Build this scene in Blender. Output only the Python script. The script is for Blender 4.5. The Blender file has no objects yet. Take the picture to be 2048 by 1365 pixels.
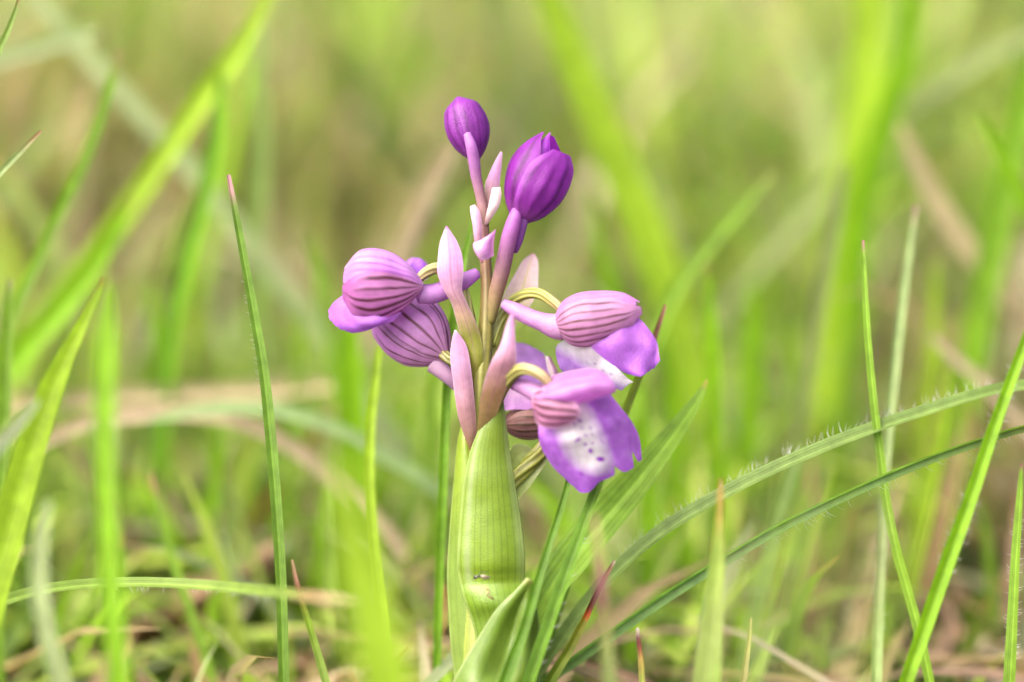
import bpy, math, random
import numpy as np
from mathutils import Vector, noise as mnoise

rng = np.random.default_rng(7)
random.seed(7)
S = 0.001                                   # everything below is written in millimetres

# ------------------------------------------------------------------ camera
PITCH = math.radians(17.0)
LENS, SENSOR, DIST = 100.0, 36.0, 347.0     # mm; DIST = focus distance
TARGET = np.array([0.0, 0.0, 57.0])
FWD = np.array([0.0, math.cos(PITCH), -math.sin(PITCH)])
UP = np.array([0.0, math.sin(PITCH), math.cos(PITCH)])
RIGHT = np.array([1.0, 0.0, 0.0])
CAM = TARGET - FWD * DIST
sc = bpy.context.scene
cd = bpy.data.cameras.new('camera')
cd.lens, cd.sensor_width, cd.sensor_fit = LENS, SENSOR, 'HORIZONTAL'
cd.clip_start, cd.clip_end = 0.01, 200.0
cd.dof.use_dof = True
cd.dof.focus_distance = DIST * S
cd.dof.aperture_fstop = 4.8
cd.dof.aperture_blades = 0
cam = bpy.data.objects.new('camera', cd)
cam.location = CAM * S
cam.rotation_euler = (math.pi / 2 - PITCH, 0, 0)
sc.collection.objects.link(cam)
sc.camera = cam

# ------------------------------------------------------------------ light
SUN_EL, SUN_AZ = math.radians(54), math.radians(-125)     # azimuth from +Y (ahead of the camera) to the right
world = bpy.data.worlds.new('World'); sc.world = world; world.use_nodes = True
wn = world.node_tree.nodes; wl = world.node_tree.links
sky = wn.new('ShaderNodeTexSky'); sky.sky_type = 'NISHITA'; sky.sun_disc = False
sky.sun_elevation = SUN_EL; sky.sun_rotation = SUN_AZ
sky.air_density = 0.45; sky.dust_density = 8.0; sky.ozone_density = 0.4
wl.new(sky.outputs[0], wn['Background'].inputs[0]); wn['Background'].inputs[1].default_value = 0.12
sd = bpy.data.lights.new('sun', 'SUN'); sd.energy = 1.3; sd.angle = math.radians(80); sd.color = (1.0, 0.95, 0.86)
sun = bpy.data.objects.new('sun', sd); sc.collection.objects.link(sun)
sdir = Vector((math.sin(SUN_AZ) * math.cos(SUN_EL), math.cos(SUN_AZ) * math.cos(SUN_EL), math.sin(SUN_EL)))
sun.rotation_euler = sdir.to_track_quat('Z', 'Y').to_euler(); sun.location = (0, 0, 2)
vs = sc.view_settings
vs.view_transform = 'Standard'; vs.look = 'None'; vs.gamma = 1.0; vs.use_curve_mapping = False
vs.exposure = 2.95
sc.cycles.use_denoising = True
sc.cycles.max_bounces = 10; sc.cycles.transmission_bounces = 8; sc.cycles.diffuse_bounces = 6
K = 2.6                                      # photo value = surface colour x K at this light and exposure

# ------------------------------------------------------------------ pixels to points (photo pixels 2048 x 1365)
def ray(px, py):
    x = (px - 1024.0) / 2048.0 * SENSOR / LENS
    y = -(py - 682.5) / 2048.0 * SENSOR / LENS
    return FWD + RIGHT * x + UP * y
def V(px, py, d=0.0):                        # d mm behind the focal plane
    return CAM + ray(px, py) * (DIST + d)
def at(px, py, Y):                           # on the upright plane y = Y
    r = ray(px, py)
    return CAM + r * ((Y - CAM[1]) / r[1])
def mm_per_px(p):
    return float(np.dot(np.asarray(p) - CAM, FWD)) * SENSOR / LENS / 2048.0

def lin(c):
    c = np.asarray(c, float) / 255.0
    return np.where(c <= 0.04045, c / 12.92, ((c + 0.055) / 1.055) ** 2.4)
def alb(c):
    return lin(c) / K

# ------------------------------------------------------------------ materials
def tissue(name, transl=0.35, rough=0.45, spec=0.35, bscale=6000, bstr=0.12, veins=0, vein_str=0.3, tmul=(1.05, 1.1, 0.6), mottle=0.25, mscale=500):
    m = bpy.data.materials.new(name); m.use_nodes = True
    n, l = m.node_tree.nodes, m.node_tree.links
    for x in list(n): n.remove(x)
    out = n.new('ShaderNodeOutputMaterial'); mix = n.new('ShaderNodeMixShader')
    pb = n.new('ShaderNodeBsdfPrincipled'); tr = n.new('ShaderNodeBsdfTranslucent')
    at_ = n.new('ShaderNodeAttribute'); at_.attribute_name = 'col'
    tc = n.new('ShaderNodeTexCoord')
    nz = n.new('ShaderNodeTexNoise'); nz.inputs['Scale'].default_value = mscale; nz.inputs['Detail'].default_value = 5
    l.new(tc.outputs['Object'], nz.inputs['Vector'])
    mr = n.new('ShaderNodeMapRange'); mr.inputs[1].default_value = 0.25; mr.inputs[2].default_value = 0.75
    mr.inputs[3].default_value = 1 - mottle; mr.inputs[4].default_value = 1 + mottle
    l.new(nz.outputs['Fac'], mr.inputs[0])
    vm = n.new('ShaderNodeVectorMath'); vm.operation = 'SCALE'
    l.new(at_.outputs['Color'], vm.inputs[0]); l.new(mr.outputs[0], vm.inputs['Scale'])
    nb = n.new('ShaderNodeTexNoise'); nb.inputs['Scale'].default_value = bscale; nb.inputs['Detail'].default_value = 2
    l.new(tc.outputs['Object'], nb.inputs['Vector'])
    height = nb.outputs['Fac']
    col = vm.outputs[0]
    if veins:
        uv = n.new('ShaderNodeUVMap'); sx = n.new('ShaderNodeSeparateXYZ'); l.new(uv.outputs[0], sx.inputs[0])
        mu = n.new('ShaderNodeMath'); mu.operation = 'MULTIPLY'; mu.inputs[1].default_value = veins * 2 * math.pi; l.new(sx.outputs[0], mu.inputs[0])
        si = n.new('ShaderNodeMath'); si.operation = 'SINE'; l.new(mu.outputs[0], si.inputs[0])
        m2 = n.new('ShaderNodeMapRange'); m2.inputs[1].default_value = -1; m2.inputs[2].default_value = 1
        m2.inputs[3].default_value = 1 - vein_str; m2.inputs[4].default_value = 1 + vein_str * 0.4; l.new(si.outputs[0], m2.inputs[0])
        v2 = n.new('ShaderNodeVectorMath'); v2.operation = 'SCALE'; l.new(col, v2.inputs[0]); l.new(m2.outputs[0], v2.inputs['Scale']); col = v2.outputs[0]
        ad = n.new('ShaderNodeMath'); ad.operation = 'MULTIPLY_ADD'; ad.inputs[1].default_value = 0.35; l.new(si.outputs[0], ad.inputs[0]); l.new(nb.outputs['Fac'], ad.inputs[2]); height = ad.outputs[0]
    bp = n.new('ShaderNodeBump'); bp.inputs['Strength'].default_value = bstr; bp.inputs['Distance'].default_value = 0.0002
    l.new(height, bp.inputs['Height'])
    l.new(col, pb.inputs['Base Color']); l.new(bp.outputs[0], pb.inputs['Normal'])
    pb.inputs['Roughness'].default_value = rough; pb.inputs['Specular IOR Level'].default_value = spec
    tm = n.new('ShaderNodeVectorMath'); tm.operation = 'MULTIPLY'; tm.inputs[1].default_value = tmul
    l.new(col, tm.inputs[0]); l.new(tm.outputs[0], tr.inputs['Color']); l.new(bp.outputs[0], tr.inputs['Normal'])
    mix.inputs[0].default_value = transl
    l.new(pb.outputs[0], mix.inputs[1]); l.new(tr.outputs[0], mix.inputs[2]); l.new(mix.outputs[0], out.inputs['Surface'])
    return m

M = {
    'grass': tissue('grass_tissue', 0.5, 0.5, 0.2, 3500, 0.25, veins=7, vein_str=0.16, tmul=(1.15, 1.25, 0.55)),
    'meadow': tissue('meadow_tissue', 0.5, 0.55, 0.2, 3000, 0.1, tmul=(1.12, 1.2, 0.75), mottle=0.2, mscale=120),
    'straw': tissue('dry_straw', 0.45, 0.7, 0.15, 2500, 0.3, veins=6, vein_str=0.15, tmul=(1.05, 0.95, 0.75), mottle=0.3),
    'petal': tissue('petal_tissue', 0.62, 0.42, 0.35, 5500, 0.5, tmul=(1.06, 0.98, 1.04), mottle=0.2, mscale=620),
    'bract': tissue('bract_tissue', 0.55, 0.5, 0.3, 5000, 0.25, tmul=(1.06, 1.0, 1.0), mottle=0.12, mscale=1500),
    'leaf': tissue('leaf_tissue', 0.5, 0.36, 0.45, 6500, 0.3, tmul=(1.15, 1.2, 0.5), mottle=0.12, mscale=700),
    'stem': tissue('stem_tissue', 0.15, 0.42, 0.4, 4500, 0.3, tmul=(1.1, 1.1, 0.6), mottle=0.15, mscale=800),
    'hair': tissue('plant_hair', 0.5, 0.3, 0.6, 3000, 0.0, tmul=(1, 1, 1), mottle=0.0),
    'insect': tissue('insect_cuticle', 0.05, 0.35, 0.5, 9000, 0.2, tmul=(1, 1, 1)),
}

# ------------------------------------------------------------------ mesh helpers
def new_mesh(name, verts, faces, cols=None, uvs=None, mat=None, smooth=True):
    me = bpy.data.meshes.new(name)
    verts = np.asarray(verts, float) * S
    me.from_pydata(verts.tolist(), [], faces.tolist() if hasattr(faces, 'tolist') else faces)
    if cols is not None:
        a = me.color_attributes.new('col', 'FLOAT_COLOR', 'POINT')
        c4 = np.ones((len(verts), 4), np.float32); c4[:, :3] = cols
        a.data.foreach_set('color', c4.ravel())
    if uvs is not None:
        u = me.uv_layers.new(name='UVMap')
        idx = np.empty(len(me.loops), np.int32); me.loops.foreach_get('vertex_index', idx)
        u.data.foreach_set('uv', np.asarray(uvs, np.float32)[idx].ravel())
    if smooth:
        me.polygons.foreach_set('use_smooth', np.ones(len(me.polygons), bool))
    if mat: me.materials.append(M[mat])
    me.update()
    return me

def link(name, me, parent=None, loc=None):
    o = bpy.data.objects.new(name, me); sc.collection.objects.link(o)
    if parent is not None: o.parent = parent
    if loc is not None: o.location = loc
    return o
def empty(name, loc, parent=None):
    o = bpy.data.objects.new(name, None); sc.collection.objects.link(o)
    o.empty_display_size = 0.005
    if parent is not None: o.parent = parent
    o.location = loc
    return o
def tag(o, label=None, cat=None, group=None, kind=None):
    if label: o['label'] = label
    if cat: o['category'] = cat
    if group: o['group'] = group
    if kind: o['kind'] = kind
    return o

def cr(P, n, t=None):                         # Catmull-Rom through the rows of P (first axis)
    P = np.asarray(P, float); m = len(P)
    if t is None: t = np.linspace(0, m - 1, n)
    else: t = np.clip(np.asarray(t) * (m - 1), 0, m - 1)
    i = np.minimum(t.astype(int), m - 2); f = t - i
    E = np.concatenate([(2 * P[0] - P[1])[None], P, (2 * P[-1] - P[-2])[None]])
    p0, p1, p2, p3 = E[i], E[i + 1], E[i + 2], E[i + 3]
    f = f.reshape((-1,) + (1,) * (P.ndim - 1))
    return 0.5 * ((2 * p1) + (-p0 + p2) * f + (2 * p0 - 5 * p1 + 4 * p2 - p3) * f ** 2 + (-p0 + 3 * p1 - 3 * p2 + p3) * f ** 3)
def resample(P, n):                           # smooth, then even spacing along the length
    Q = cr(P, 200); L = np.r_[0, np.cumsum(np.linalg.norm(np.diff(Q[:, :3], axis=0), axis=1))]
    s = np.linspace(0, L[-1], n)
    return np.stack([np.interp(s, L, Q[:, k]) for k in range(Q.shape[1])], 1)
def unit(v): v = np.asarray(v, float); return v / np.maximum(np.linalg.norm(v, axis=-1, keepdims=True), 1e-9)
def grid_faces(nu, nv, off=0, wrap=False):    # nu rows, nv columns
    i, j = np.meshgrid(np.arange(nu - 1), np.arange(nv if wrap else nv - 1), indexing='ij'); i, j = i.ravel(), j.ravel()
    k = (j + 1) % nv
    return np.stack([i * nv + j, i * nv + k, (i + 1) * nv + k, (i + 1) * nv + j], 1) + off
def ramp(stops, t):                           # [(pos, rgb)], rgb as seen in the photo
    x = [s[0] for s in stops]; c = np.array([alb(s[1]) for s in stops])
    return np.stack([np.interp(t, x, c[:, k]) for k in range(3)], -1)
def fnoise(p, f):
    return np.array([mnoise.noise(Vector(q) * f) for q in np.atleast_2d(p)])

class Geo:                                    # collects pieces of ONE part
    def __init__(s): s.v, s.f, s.c, s.uv, s.n = [], [], [], [], 0
    def add(s, v, f, c, uv=None):
        v = np.asarray(v).reshape(-1, 3); s.v.append(v); s.f += (np.asarray(f) + s.n).tolist()
        c = np.broadcast_to(c, (len(v), 3)) if np.ndim(c) == 1 else np.asarray(c).reshape(-1, 3)
        s.c.append(c); s.uv.append(np.zeros((len(v), 2)) if uv is None else np.asarray(uv).reshape(-1, 2)); s.n += len(v)
        return s
    def build(s, name, mat, parent=None, thick=0.0, origin=None):
        v = np.concatenate(s.v); gain = {'petal': 1.32, 'bract': 1.28, 'leaf': 1.0}.get(mat, 1.0)
        o_ = np.zeros(3) if origin is None else np.asarray(origin, float)
        base = np.zeros(3)
        if parent is not None: base = np.array(parent.get('_w', (0, 0, 0)), float)
        me = new_mesh(name, v - base if parent is not None else v - o_, s.f, np.clip(np.concatenate(s.c) * gain, 0, 0.75), np.concatenate(s.uv), mat)
        o = link(name, me, parent, None if parent is not None else Vector(o_ * S))
        if thick:
            md = o.modifiers.new('thickness', 'SOLIDIFY'); md.thickness = thick * S; md.offset = -1
        return o

def tube(P, R, cols, nl=40, nr=14, squash=None, caps=True, ribs=0, rib_h=0.0, twist=0.0):
    """swept tube; P points, R radii in mm, cols ramp along; returns v,f,c,uv"""
    Q = resample(np.c_[np.asarray(P, float), np.asarray(R, float)], nl)
    p, r = Q[:, :3], Q[:, 3]
    T = unit(np.gradient(p, axis=0))
    s = unit(np.cross(T, FWD)); nrm = np.cross(s, T)
    a = np.linspace(0, 2 * np.pi, nr, endpoint=False); t = np.linspace(0, 1, nl)
    rr = r[:, None] * (1 + rib_h * np.cos(ribs * (a[None] + twist * t[:, None])))
    v = p[:, None] + rr[..., None] * (np.cos(a)[None, :, None] * s[:, None] + np.sin(a)[None, :, None] * nrm[:, None] * (squash or 1.0))
    f = grid_faces(nl, nr, 0, True).tolist()
    v = v.reshape(-1, 3)
    tt = np.repeat(t, nr)
    c = ramp(cols, tt)
    if ribs:
        k = np.cos(ribs * (a[None] + twist * t[:, None])).ravel()
        c = c * (1 + 0.32 * k)[:, None]
    uv = np.stack([np.tile(a / 2 / np.pi, nl), tt], 1)
    if caps:
        e0, e1 = p[0] - T[0] * r[0] * 0.45, p[-1] + T[-1] * r[-1] * 0.45
        n0 = len(v); v = np.r_[v, e0[None], e1[None]]; c = np.r_[c, c[:1], c[-1:]]; uv = np.r_[uv, uv[:1], uv[-1:]]
        for j in range(nr):
            k = (j + 1) % nr
            f.append([n0, k, j]); f.append([n0 + 1, (nl - 1) * nr + j, (nl - 1) * nr + k])
    return v, f, c, uv

def geo_tube(g, *a, **k):
    v, f, c, uv = tube(*a, **k)
    v = np.asarray(v); s_ = g.n
    g.v.append(v); g.f += [[i + s_ for i in q] for q in f]; g.c.append(c); g.uv.append(uv); g.n += len(v)
    return g

def net(ctrl, nu, nv, colf, wob=0.0, wfreq=0.6, margin=None, vmap=None):
    """smooth surface through a control net ctrl[row][col]=(px,py,d); rows run from base to margin.
    colf(u across, v along, px, py) -> rgb albedo"""
    C = np.array(ctrl, float)                 # rows, cols, 3 in pixel space
    u = np.linspace(0, 1, nv); v = np.linspace(0, 1, nu)
    A = cr(C, nu, v)                          # nu, cols, 3
    if margin is None:
        B = cr(A.transpose(1, 0, 2), nv, u).transpose(1, 0, 2)
        vv = np.repeat(v[:, None], nv, 1)
    else:
        A = cr(C, 400); B4 = cr(A.transpose(1, 0, 2), nv, u).transpose(1, 0, 2)   # 400, nv
        mg = margin(u); vv = v[:, None] * mg[None]
        ix = vv * 399; i0 = np.minimum(ix.astype(int), 398); fr = (ix - i0)[..., None]
        jj = np.repeat(np.arange(nv)[None], nu, 0)
        B = B4[i0, jj] * (1 - fr) + B4[i0 + 1, jj] * fr
    uu = np.repeat(u[None], nu, 0)
    px, py, d = B[..., 0], B[..., 1], B[..., 2]
    W = np.stack([V(a, b, c) for a, b, c in zip(px.ravel(), py.ravel(), d.ravel())])
    if wob:
        nz = fnoise(W, wfreq); nn = fnoise(W + 37.0, wfreq)
        W = W + FWD * (nz * wob)[:, None] + UP * (nn * wob * 0.4)[:, None]
    c = colf(uu.ravel(), vv.ravel(), px.ravel(), py.ravel())
    return W, grid_faces(nu, nv), c, np.stack([uu.ravel(), vv.ravel()], 1)

def strip_net(rows, bulge, ncol=5, bscale=0.75):
    """rows: (xl,yl,xr,yr,d_edge[,extra bulge]) -> control net that bows towards the camera by bulge mm"""
    out = []
    for i, r in enumerate(rows):
        xl, yl, xr, yr, d = r[:5]; b = (r[5] if len(r) > 5 else bulge) * bscale
        line = []
        for k in range(ncol):
            t = k / (ncol - 1); q = 1 - (2 * t - 1) ** 2
            line.append((xl + (xr - xl) * t, yl + (yr - yl) * t, d - b * q))
        out.append(line)
    return out

HOODP = [0.14, 0.60, 0.86, 0.98, 1.0, 0.93, 0.76, 0.34]
def sepal(B, T, e1, e2, R1, R2, phi, half, colf, rad=1.0, prof=HOODP, t0=0.0, t1=1.0, nu=44, nv=40, taper=0.35, tstart=0.7, bend=0.0, groove=0.0, ng=5, edge=0.0):
    """a patch of an egg-shaped hood. B base, T tip (mm); e1 = phi 0, e2 = phi 90 deg"""
    B, T = np.asarray(B), np.asarray(T); a = T - B
    t = np.linspace(t0, t1, nu); r = np.interp(t, np.linspace(0, 1, 60), cr(np.array(prof)[:, None], 60)[:, 0])
    u = np.linspace(-1, 1, nv)
    s = np.clip((t - tstart) / (1 - tstart), 0, 1); w = 1 - taper * s ** 1.6
    w = w * (0.75 + 0.25 * np.clip(t / 0.25, 0, 1))
    ph = np.radians(phi) + np.radians(half) * u[None] * w[:, None]
    rr = r[:, None] * rad * (1 + edge * np.abs(u[None]) ** 4) * (1 - groove * (0.5 + 0.5 * np.cos(np.pi * ng * (u[None] + 1))) * np.sin(np.pi * np.clip(t, 0, 1))[:, None])
    P = B + a * t[:, None, None] + rr[..., None] * (R1 * np.cos(ph)[..., None] * e1 + R2 * np.sin(ph)[..., None] * e2) + bend * (t ** 2)[:, None, None] * e1
    uu = np.repeat((u[None] + 1) / 2, nu, 0).ravel(); tt = np.repeat(t[:, None], nv, 1).ravel()
    W = P.reshape(-1, 3)
    W = W + (fnoise(W, 0.4) * 0.12)[:, None] * e1 + (fnoise(W + 11, 0.4) * 0.10)[:, None] * e2
    return W, grid_faces(nu, nv), colf(uu, tt, W), np.stack([uu, tt], 1)

def stripes(base, stripe, n, width=0.16, amt=0.85, tip=None, tipamt=0.0, edgec=None, edgea=0.0, pale=None, palea=0.0, seed=0.0):
    """colour of a sepal: n veins running from base to tip on a flat ground colour"""
    b, s_ = alb(base), alb(stripe)
    def f(u, t, W):
        wv = u + 0.016 * np.sin(5 * t + seed) + 0.006 * np.sin(13 * t + 3 * seed + 9 * u)
        ph = wv * n; k = np.abs(ph - np.floor(ph) - 0.5); idx = np.floor(ph)
        wid = width * (0.75 + 0.5 * np.sin(idx * 2.3 + seed) ** 2)
        lim = 0.93 - 0.13 * np.sin(idx * 1.7 + seed)
        m = np.clip(1.7 * (1 - k / wid), 0, 1) * amt * np.clip(t / 0.08, 0, 1) * np.clip((lim - t) / 0.18, 0, 1)
        c = np.repeat(b[None], len(u), 0)
        if pale is not None: c = c + (alb(pale) - c) * (palea * np.clip(1 - t / 0.45, 0, 1))[:, None]
        if tip is not None: c = c + (alb(tip) - c) * (tipamt * np.clip((t - 0.55) / 0.45, 0, 1))[:, None]
        c = c + (s_ - c) * m[:, None]
        if edgec is not None:
            e = np.clip((np.abs(2 * u - 1) - 0.86) / 0.14, 0, 1) * edgea
            c = c + (alb(edgec) - c) * e[:, None]
        return c
    return f

# ------------------------------------------------------------------ ground
def ground_z(x, y):
    return 1.6 * np.sin(x * 0.031 + 1.0) * np.cos(y * 0.027) + 0.9 * np.sin(x * 0.09 + y * 0.07) - 1.5
def build_ground():
    a = np.r_[-60000, -9000, -3000, np.linspace(-1500, 1500, 151), 3000, 9000, 60000]
    b = np.r_[-60000, -9000, -3000, np.linspace(-900, 2400, 166), 3500, 9000, 60000]
    X, Y = np.meshgrid(a, b, indexing='ij')
    Z = ground_z(X, Y) + rng.normal(0, 0.5, X.shape)
    v = np.stack([X, Y, Z], -1).reshape(-1, 3)
    m = bpy.data.materials.new('soil_and_thatch'); m.use_nodes = True
    n, l = m.node_tree.nodes, m.node_tree.links; pb = n['Principled BSDF']
    tc = n.new('ShaderNodeTexCoord'); nz = n.new('ShaderNodeTexNoise'); nz.inputs['Scale'].default_value = 90; nz.inputs['Detail'].default_value = 8
    cr_ = n.new('ShaderNodeValToRGB'); l.new(tc.outputs['Object'], nz.inputs['Vector']); l.new(nz.outputs['Fac'], cr_.inputs[0])
    e = cr_.color_ramp.elements; e[0].position = 0.3; e[0].color = (0.02, 0.016, 0.01, 1); e[1].position = 0.72; e[1].color = (0.10, 0.08, 0.045, 1)
    x = e.new(0.5); x.color = (0.045, 0.045, 0.018, 1)
    l.new(cr_.outputs[0], pb.inputs['Base Color']); pb.inputs['Roughness'].default_value = 0.95
    bp = n.new('ShaderNodeBump'); bp.inputs['Strength'].default_value = 0.8; bp.inputs['Distance'].default_value = 0.002
    l.new(nz.outputs['Fac'], bp.inputs['Height']); l.new(bp.outputs[0], pb.inputs['Normal'])
    M['ground'] = m
    me = new_mesh('ground', v, grid_faces(len(a), len(b)), None, None, 'ground')
    tag(link('ground', me), kind='structure', label='brown soil and thatch under the meadow grass')
build_ground()

# ------------------------------------------------------------------ meadow grass nobody could count
GREENS = np.array([alb(c) for c in [(160, 203, 60), (150, 195, 45), (135, 172, 60), (180, 208, 95), (110, 140, 60), (182, 198, 125), (175, 190, 140), (190, 215, 90)]])
DRYS = np.array([alb(c) for c in [(225, 205, 160), (205, 180, 130), (235, 220, 185), (180, 148, 105), (200, 185, 125), (215, 180, 150)]])
def scatter_grass(name, label, xy, hmin, hmax, wmin, wmax, dry=0.2, seg=6, lean=0.6, mat='meadow', flat=False, cat='grass', tone=1.0):
    n = len(xy)
    x, y = xy[:, 0], xy[:, 1]; z = ground_z(x, y) - 1.0
    h = rng.uniform(hmin, hmax, n) * rng.uniform(0.6, 1.0, n); w = rng.uniform(wmin, wmax, n)
    az = rng.uniform(0, 2 * np.pi, n); ln = rng.gamma(2.0, lean / 2.0, n)
    ln = np.clip(ln, 0, 1.7)
    patch = np.array([mnoise.noise(Vector((a * .013, b * .009, 1.7))) + .5 * mnoise.noise(Vector((a * .035, b * .02, 5.1))) for a, b in xy])
    isdry = rng.random(n) < np.clip(dry * (1 + 2.2 * patch), 0, 1)
    ln = np.where(isdry, ln * 1.5, ln)
    t = np.linspace(0, 1, seg)
    # an arching blade: the tilt from upright grows along the length
    th0 = rng.uniform(0.0, 0.5, n); th = th0[:, None] + ln[:, None] * t[None] ** 1.3
    if flat: th = np.full((n, seg), np.pi / 2) + rng.normal(0, 0.12, (n, 1)) + rng.normal(0, 0.15, (n, seg))
    step = (h / (seg - 1))[:, None]
    dr = np.cumsum(np.sin(th) * step, 1) - np.sin(th[:, :1]) * step; dz = np.cumsum(np.cos(th) * step, 1) - np.cos(th[:, :1]) * step
    bend = rng.normal(0, 0.25, n)
    azt = az[:, None] + bend[:, None] * t[None]
    cx = x[:, None] + np.cos(azt) * dr; cy = y[:, None] + np.sin(azt) * dr; cz = z[:, None] + dz
    if flat: cz = ground_z(cx, cy) + 0.8 + rng.uniform(0, 5, n)[:, None] + np.abs(dz)
    sa = az + np.pi / 2 + rng.normal(0, 0.5, n)
    sx, sy = np.cos(sa), np.sin(sa)
    ww = w[:, None] * (np.array([0.75, 1.0, 1.0, 0.9, 0.65, 0.08]) if seg == 6 else np.interp(t, [0, .3, .7, 1], [.8, 1, .8, .08]))[None] / 2
    P = np.empty((n, seg, 3, 3))
    for k, sgn in enumerate((-1, 0, 1)):
        P[:, :, k, 0] = cx + sgn * sx[:, None] * ww + (0.25 * ww * np.cos(az)[:, None] if sgn == 0 else 0)
        P[:, :, k, 1] = cy + sgn * sy[:, None] * ww + (0.25 * ww * np.sin(az)[:, None] if sgn == 0 else 0)
        P[:, :, k, 2] = cz - (0.25 * ww if sgn == 0 else 0)
    base = GREENS[rng.integers(0, len(GREENS), n)] * rng.uniform(0.65, 1.35, (n, 1)) * np.clip(1 - .8 * patch, .5, 1.5)[:, None]
    base[isdry] = DRYS[rng.integers(0, len(DRYS), isdry.sum())] * rng.uniform(0.75, 1.1, (isdry.sum(), 1))
    C = np.repeat(np.repeat(base[:, None, None], seg, 1), 3, 2)
    C = C * tone
    tipd = (rng.random(n) < 0.35)
    C[tipd, -1] = alb((195, 150, 110)); C[:, 0] = C[:, 0] * 0.6 + 0.4 * alb((200, 195, 130))
    f0 = grid_faces(seg, 3)
    F = (f0[None] + (np.arange(n) * seg * 3)[:, None, None]).reshape(-1, 4)
    verts = (P.reshape(-1, 3) * S).astype(np.float32)
    me = bpy.data.meshes.new(name)
    me.vertices.add(len(verts)); me.vertices.foreach_set('co', verts.ravel())
    me.loops.add(F.size); me.loops.foreach_set('vertex_index', F.astype(np.int32).ravel())
    me.polygons.add(len(F)); me.polygons.foreach_set('loop_start', np.arange(0, F.size, 4, dtype=np.int32))
    me.update(calc_edges=True)
    a = me.color_attributes.new('col', 'FLOAT_COLOR', 'POINT'); c4 = np.ones((len(verts), 4), np.float32); c4[:, :3] = C.reshape(-1, 3)
    a.data.foreach_set('color', c4.ravel())
    me.polygons.foreach_set('use_smooth', np.ones(len(F), bool)); me.materials.append(M[mat])
    return tag(link(name, me), label, cat, kind='stuff')

def wedge(n, y0, y1, pad, clump=0.0, power=1.0):
    """points on the ground seen by the camera (with a wide margin), optionally in tufts"""
    y = y0 + (y1 - y0) * rng.random(n) ** power
    half = (y - CAM[1]) * 0.18 * 1.35 + pad
    x = rng.uniform(-1, 1, n) * half
    p = np.stack([x, y], 1)
    if clump:
        c = p[rng.integers(0, n, max(8, n // 14))]
        k = rng.random(n) < clump
        p[k] = c[rng.integers(0, len(c), k.sum())] + rng.normal(0, 9, (k.sum(), 2))
    return p
def keep_clear(p, r=14):                       # leave the orchid's own spot free
    return p[np.hypot(p[:, 0] + 3, p[:, 1] + 10) > r]

scatter_grass('short_grass', 'short young green grass round the foot of the orchid', keep_clear(wedge(1500, -260, 60, 90, 0.5)), 8, 24, 1.0, 2.2, dry=0.3, lean=0.7)
scatter_grass('low_grass', 'low loose green grass just behind the orchid', wedge(2300, 22, 190, 60, 0.75), 12, 46, 1.2, 3.2, dry=0.3, lean=0.9, tone=0.82)
scatter_grass('tall_grass', 'tall loose green grass standing behind the thin grass', wedge(560, 90, 330, 60, 0.3), 60, 120, 1.8, 4.2, dry=0.2, lean=0.8, tone=1.0)
scatter_grass('thin_grass', 'fine tall grass standing close behind the orchid', wedge(800, 48, 190, 60, 0.4), 40, 84, 0.8, 1.9, dry=0.35, lean=0.9, tone=0.8)
scatter_grass('low_herbs', 'small broad green herb leaves low in the grass', wedge(2200, 25, 260, 50, 0.7), 8, 26, 3.5, 8.0, dry=0.06, lean=1.1, cat='herbs', tone=0.8)
scatter_grass('meadow_grass', 'tall soft green meadow grass filling the background', wedge(9000, 170, 900, 80, 0.6, 1.2), 40, 110, 1.4, 4.0, dry=0.27, lean=0.9, tone=0.88)
scatter_grass('far_meadow_grass', 'pale green far meadow grass at the back', wedge(9000, 850, 3200, 200, 0.5, 1.0), 60, 130, 3.0, 7.0, dry=0.27, lean=0.7, tone=0.72)
scatter_grass('dry_litter', 'flat dead straw lying on the soil', wedge(6000, -260, 500, 60, 0.3, 1.2), 16, 70, 1.0, 4.2, dry=0.93, tone=0.85, flat=True, mat='meadow', cat='straw')

# ------------------------------------------------------------------ single grass blades
COL = {'bright': (150, 205, 35), 'mid': (145, 188, 62), 'dark': (115, 160, 58), 'pale': (170, 195, 125), 'straw': (222, 205, 160),
       'tan': (236, 214, 180), 'grey': (190, 208, 150), 'lime': (182, 220, 62), 'olive': (140, 150, 75), 'pink': (205, 150, 150), 'rust': (190, 110, 60), 'deep': (80, 125, 48)}
def rgb(c): return COL[c] if isinstance(c, str) else c

def blade_path(pts, Y):
    Ys = list(Y) if isinstance(Y, (list, tuple)) else [Y] * len(pts)
    Ys = [y if y < 30 else 30 + (y - 30) * 0.68 for y in Ys]
    if len(Ys) != len(pts): Ys = np.interp(np.linspace(0, 1, len(pts)), np.linspace(0, 1, len(Ys)), Ys)
    if max(Ys) < 30:                          # near blades lean back a little, like the orchid's spike
        return [V(p[0], p[1], y) for p, y in zip(pts, Ys)]
    return [at(p[0], p[1], y) for p, y in zip(pts, Ys)]

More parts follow.
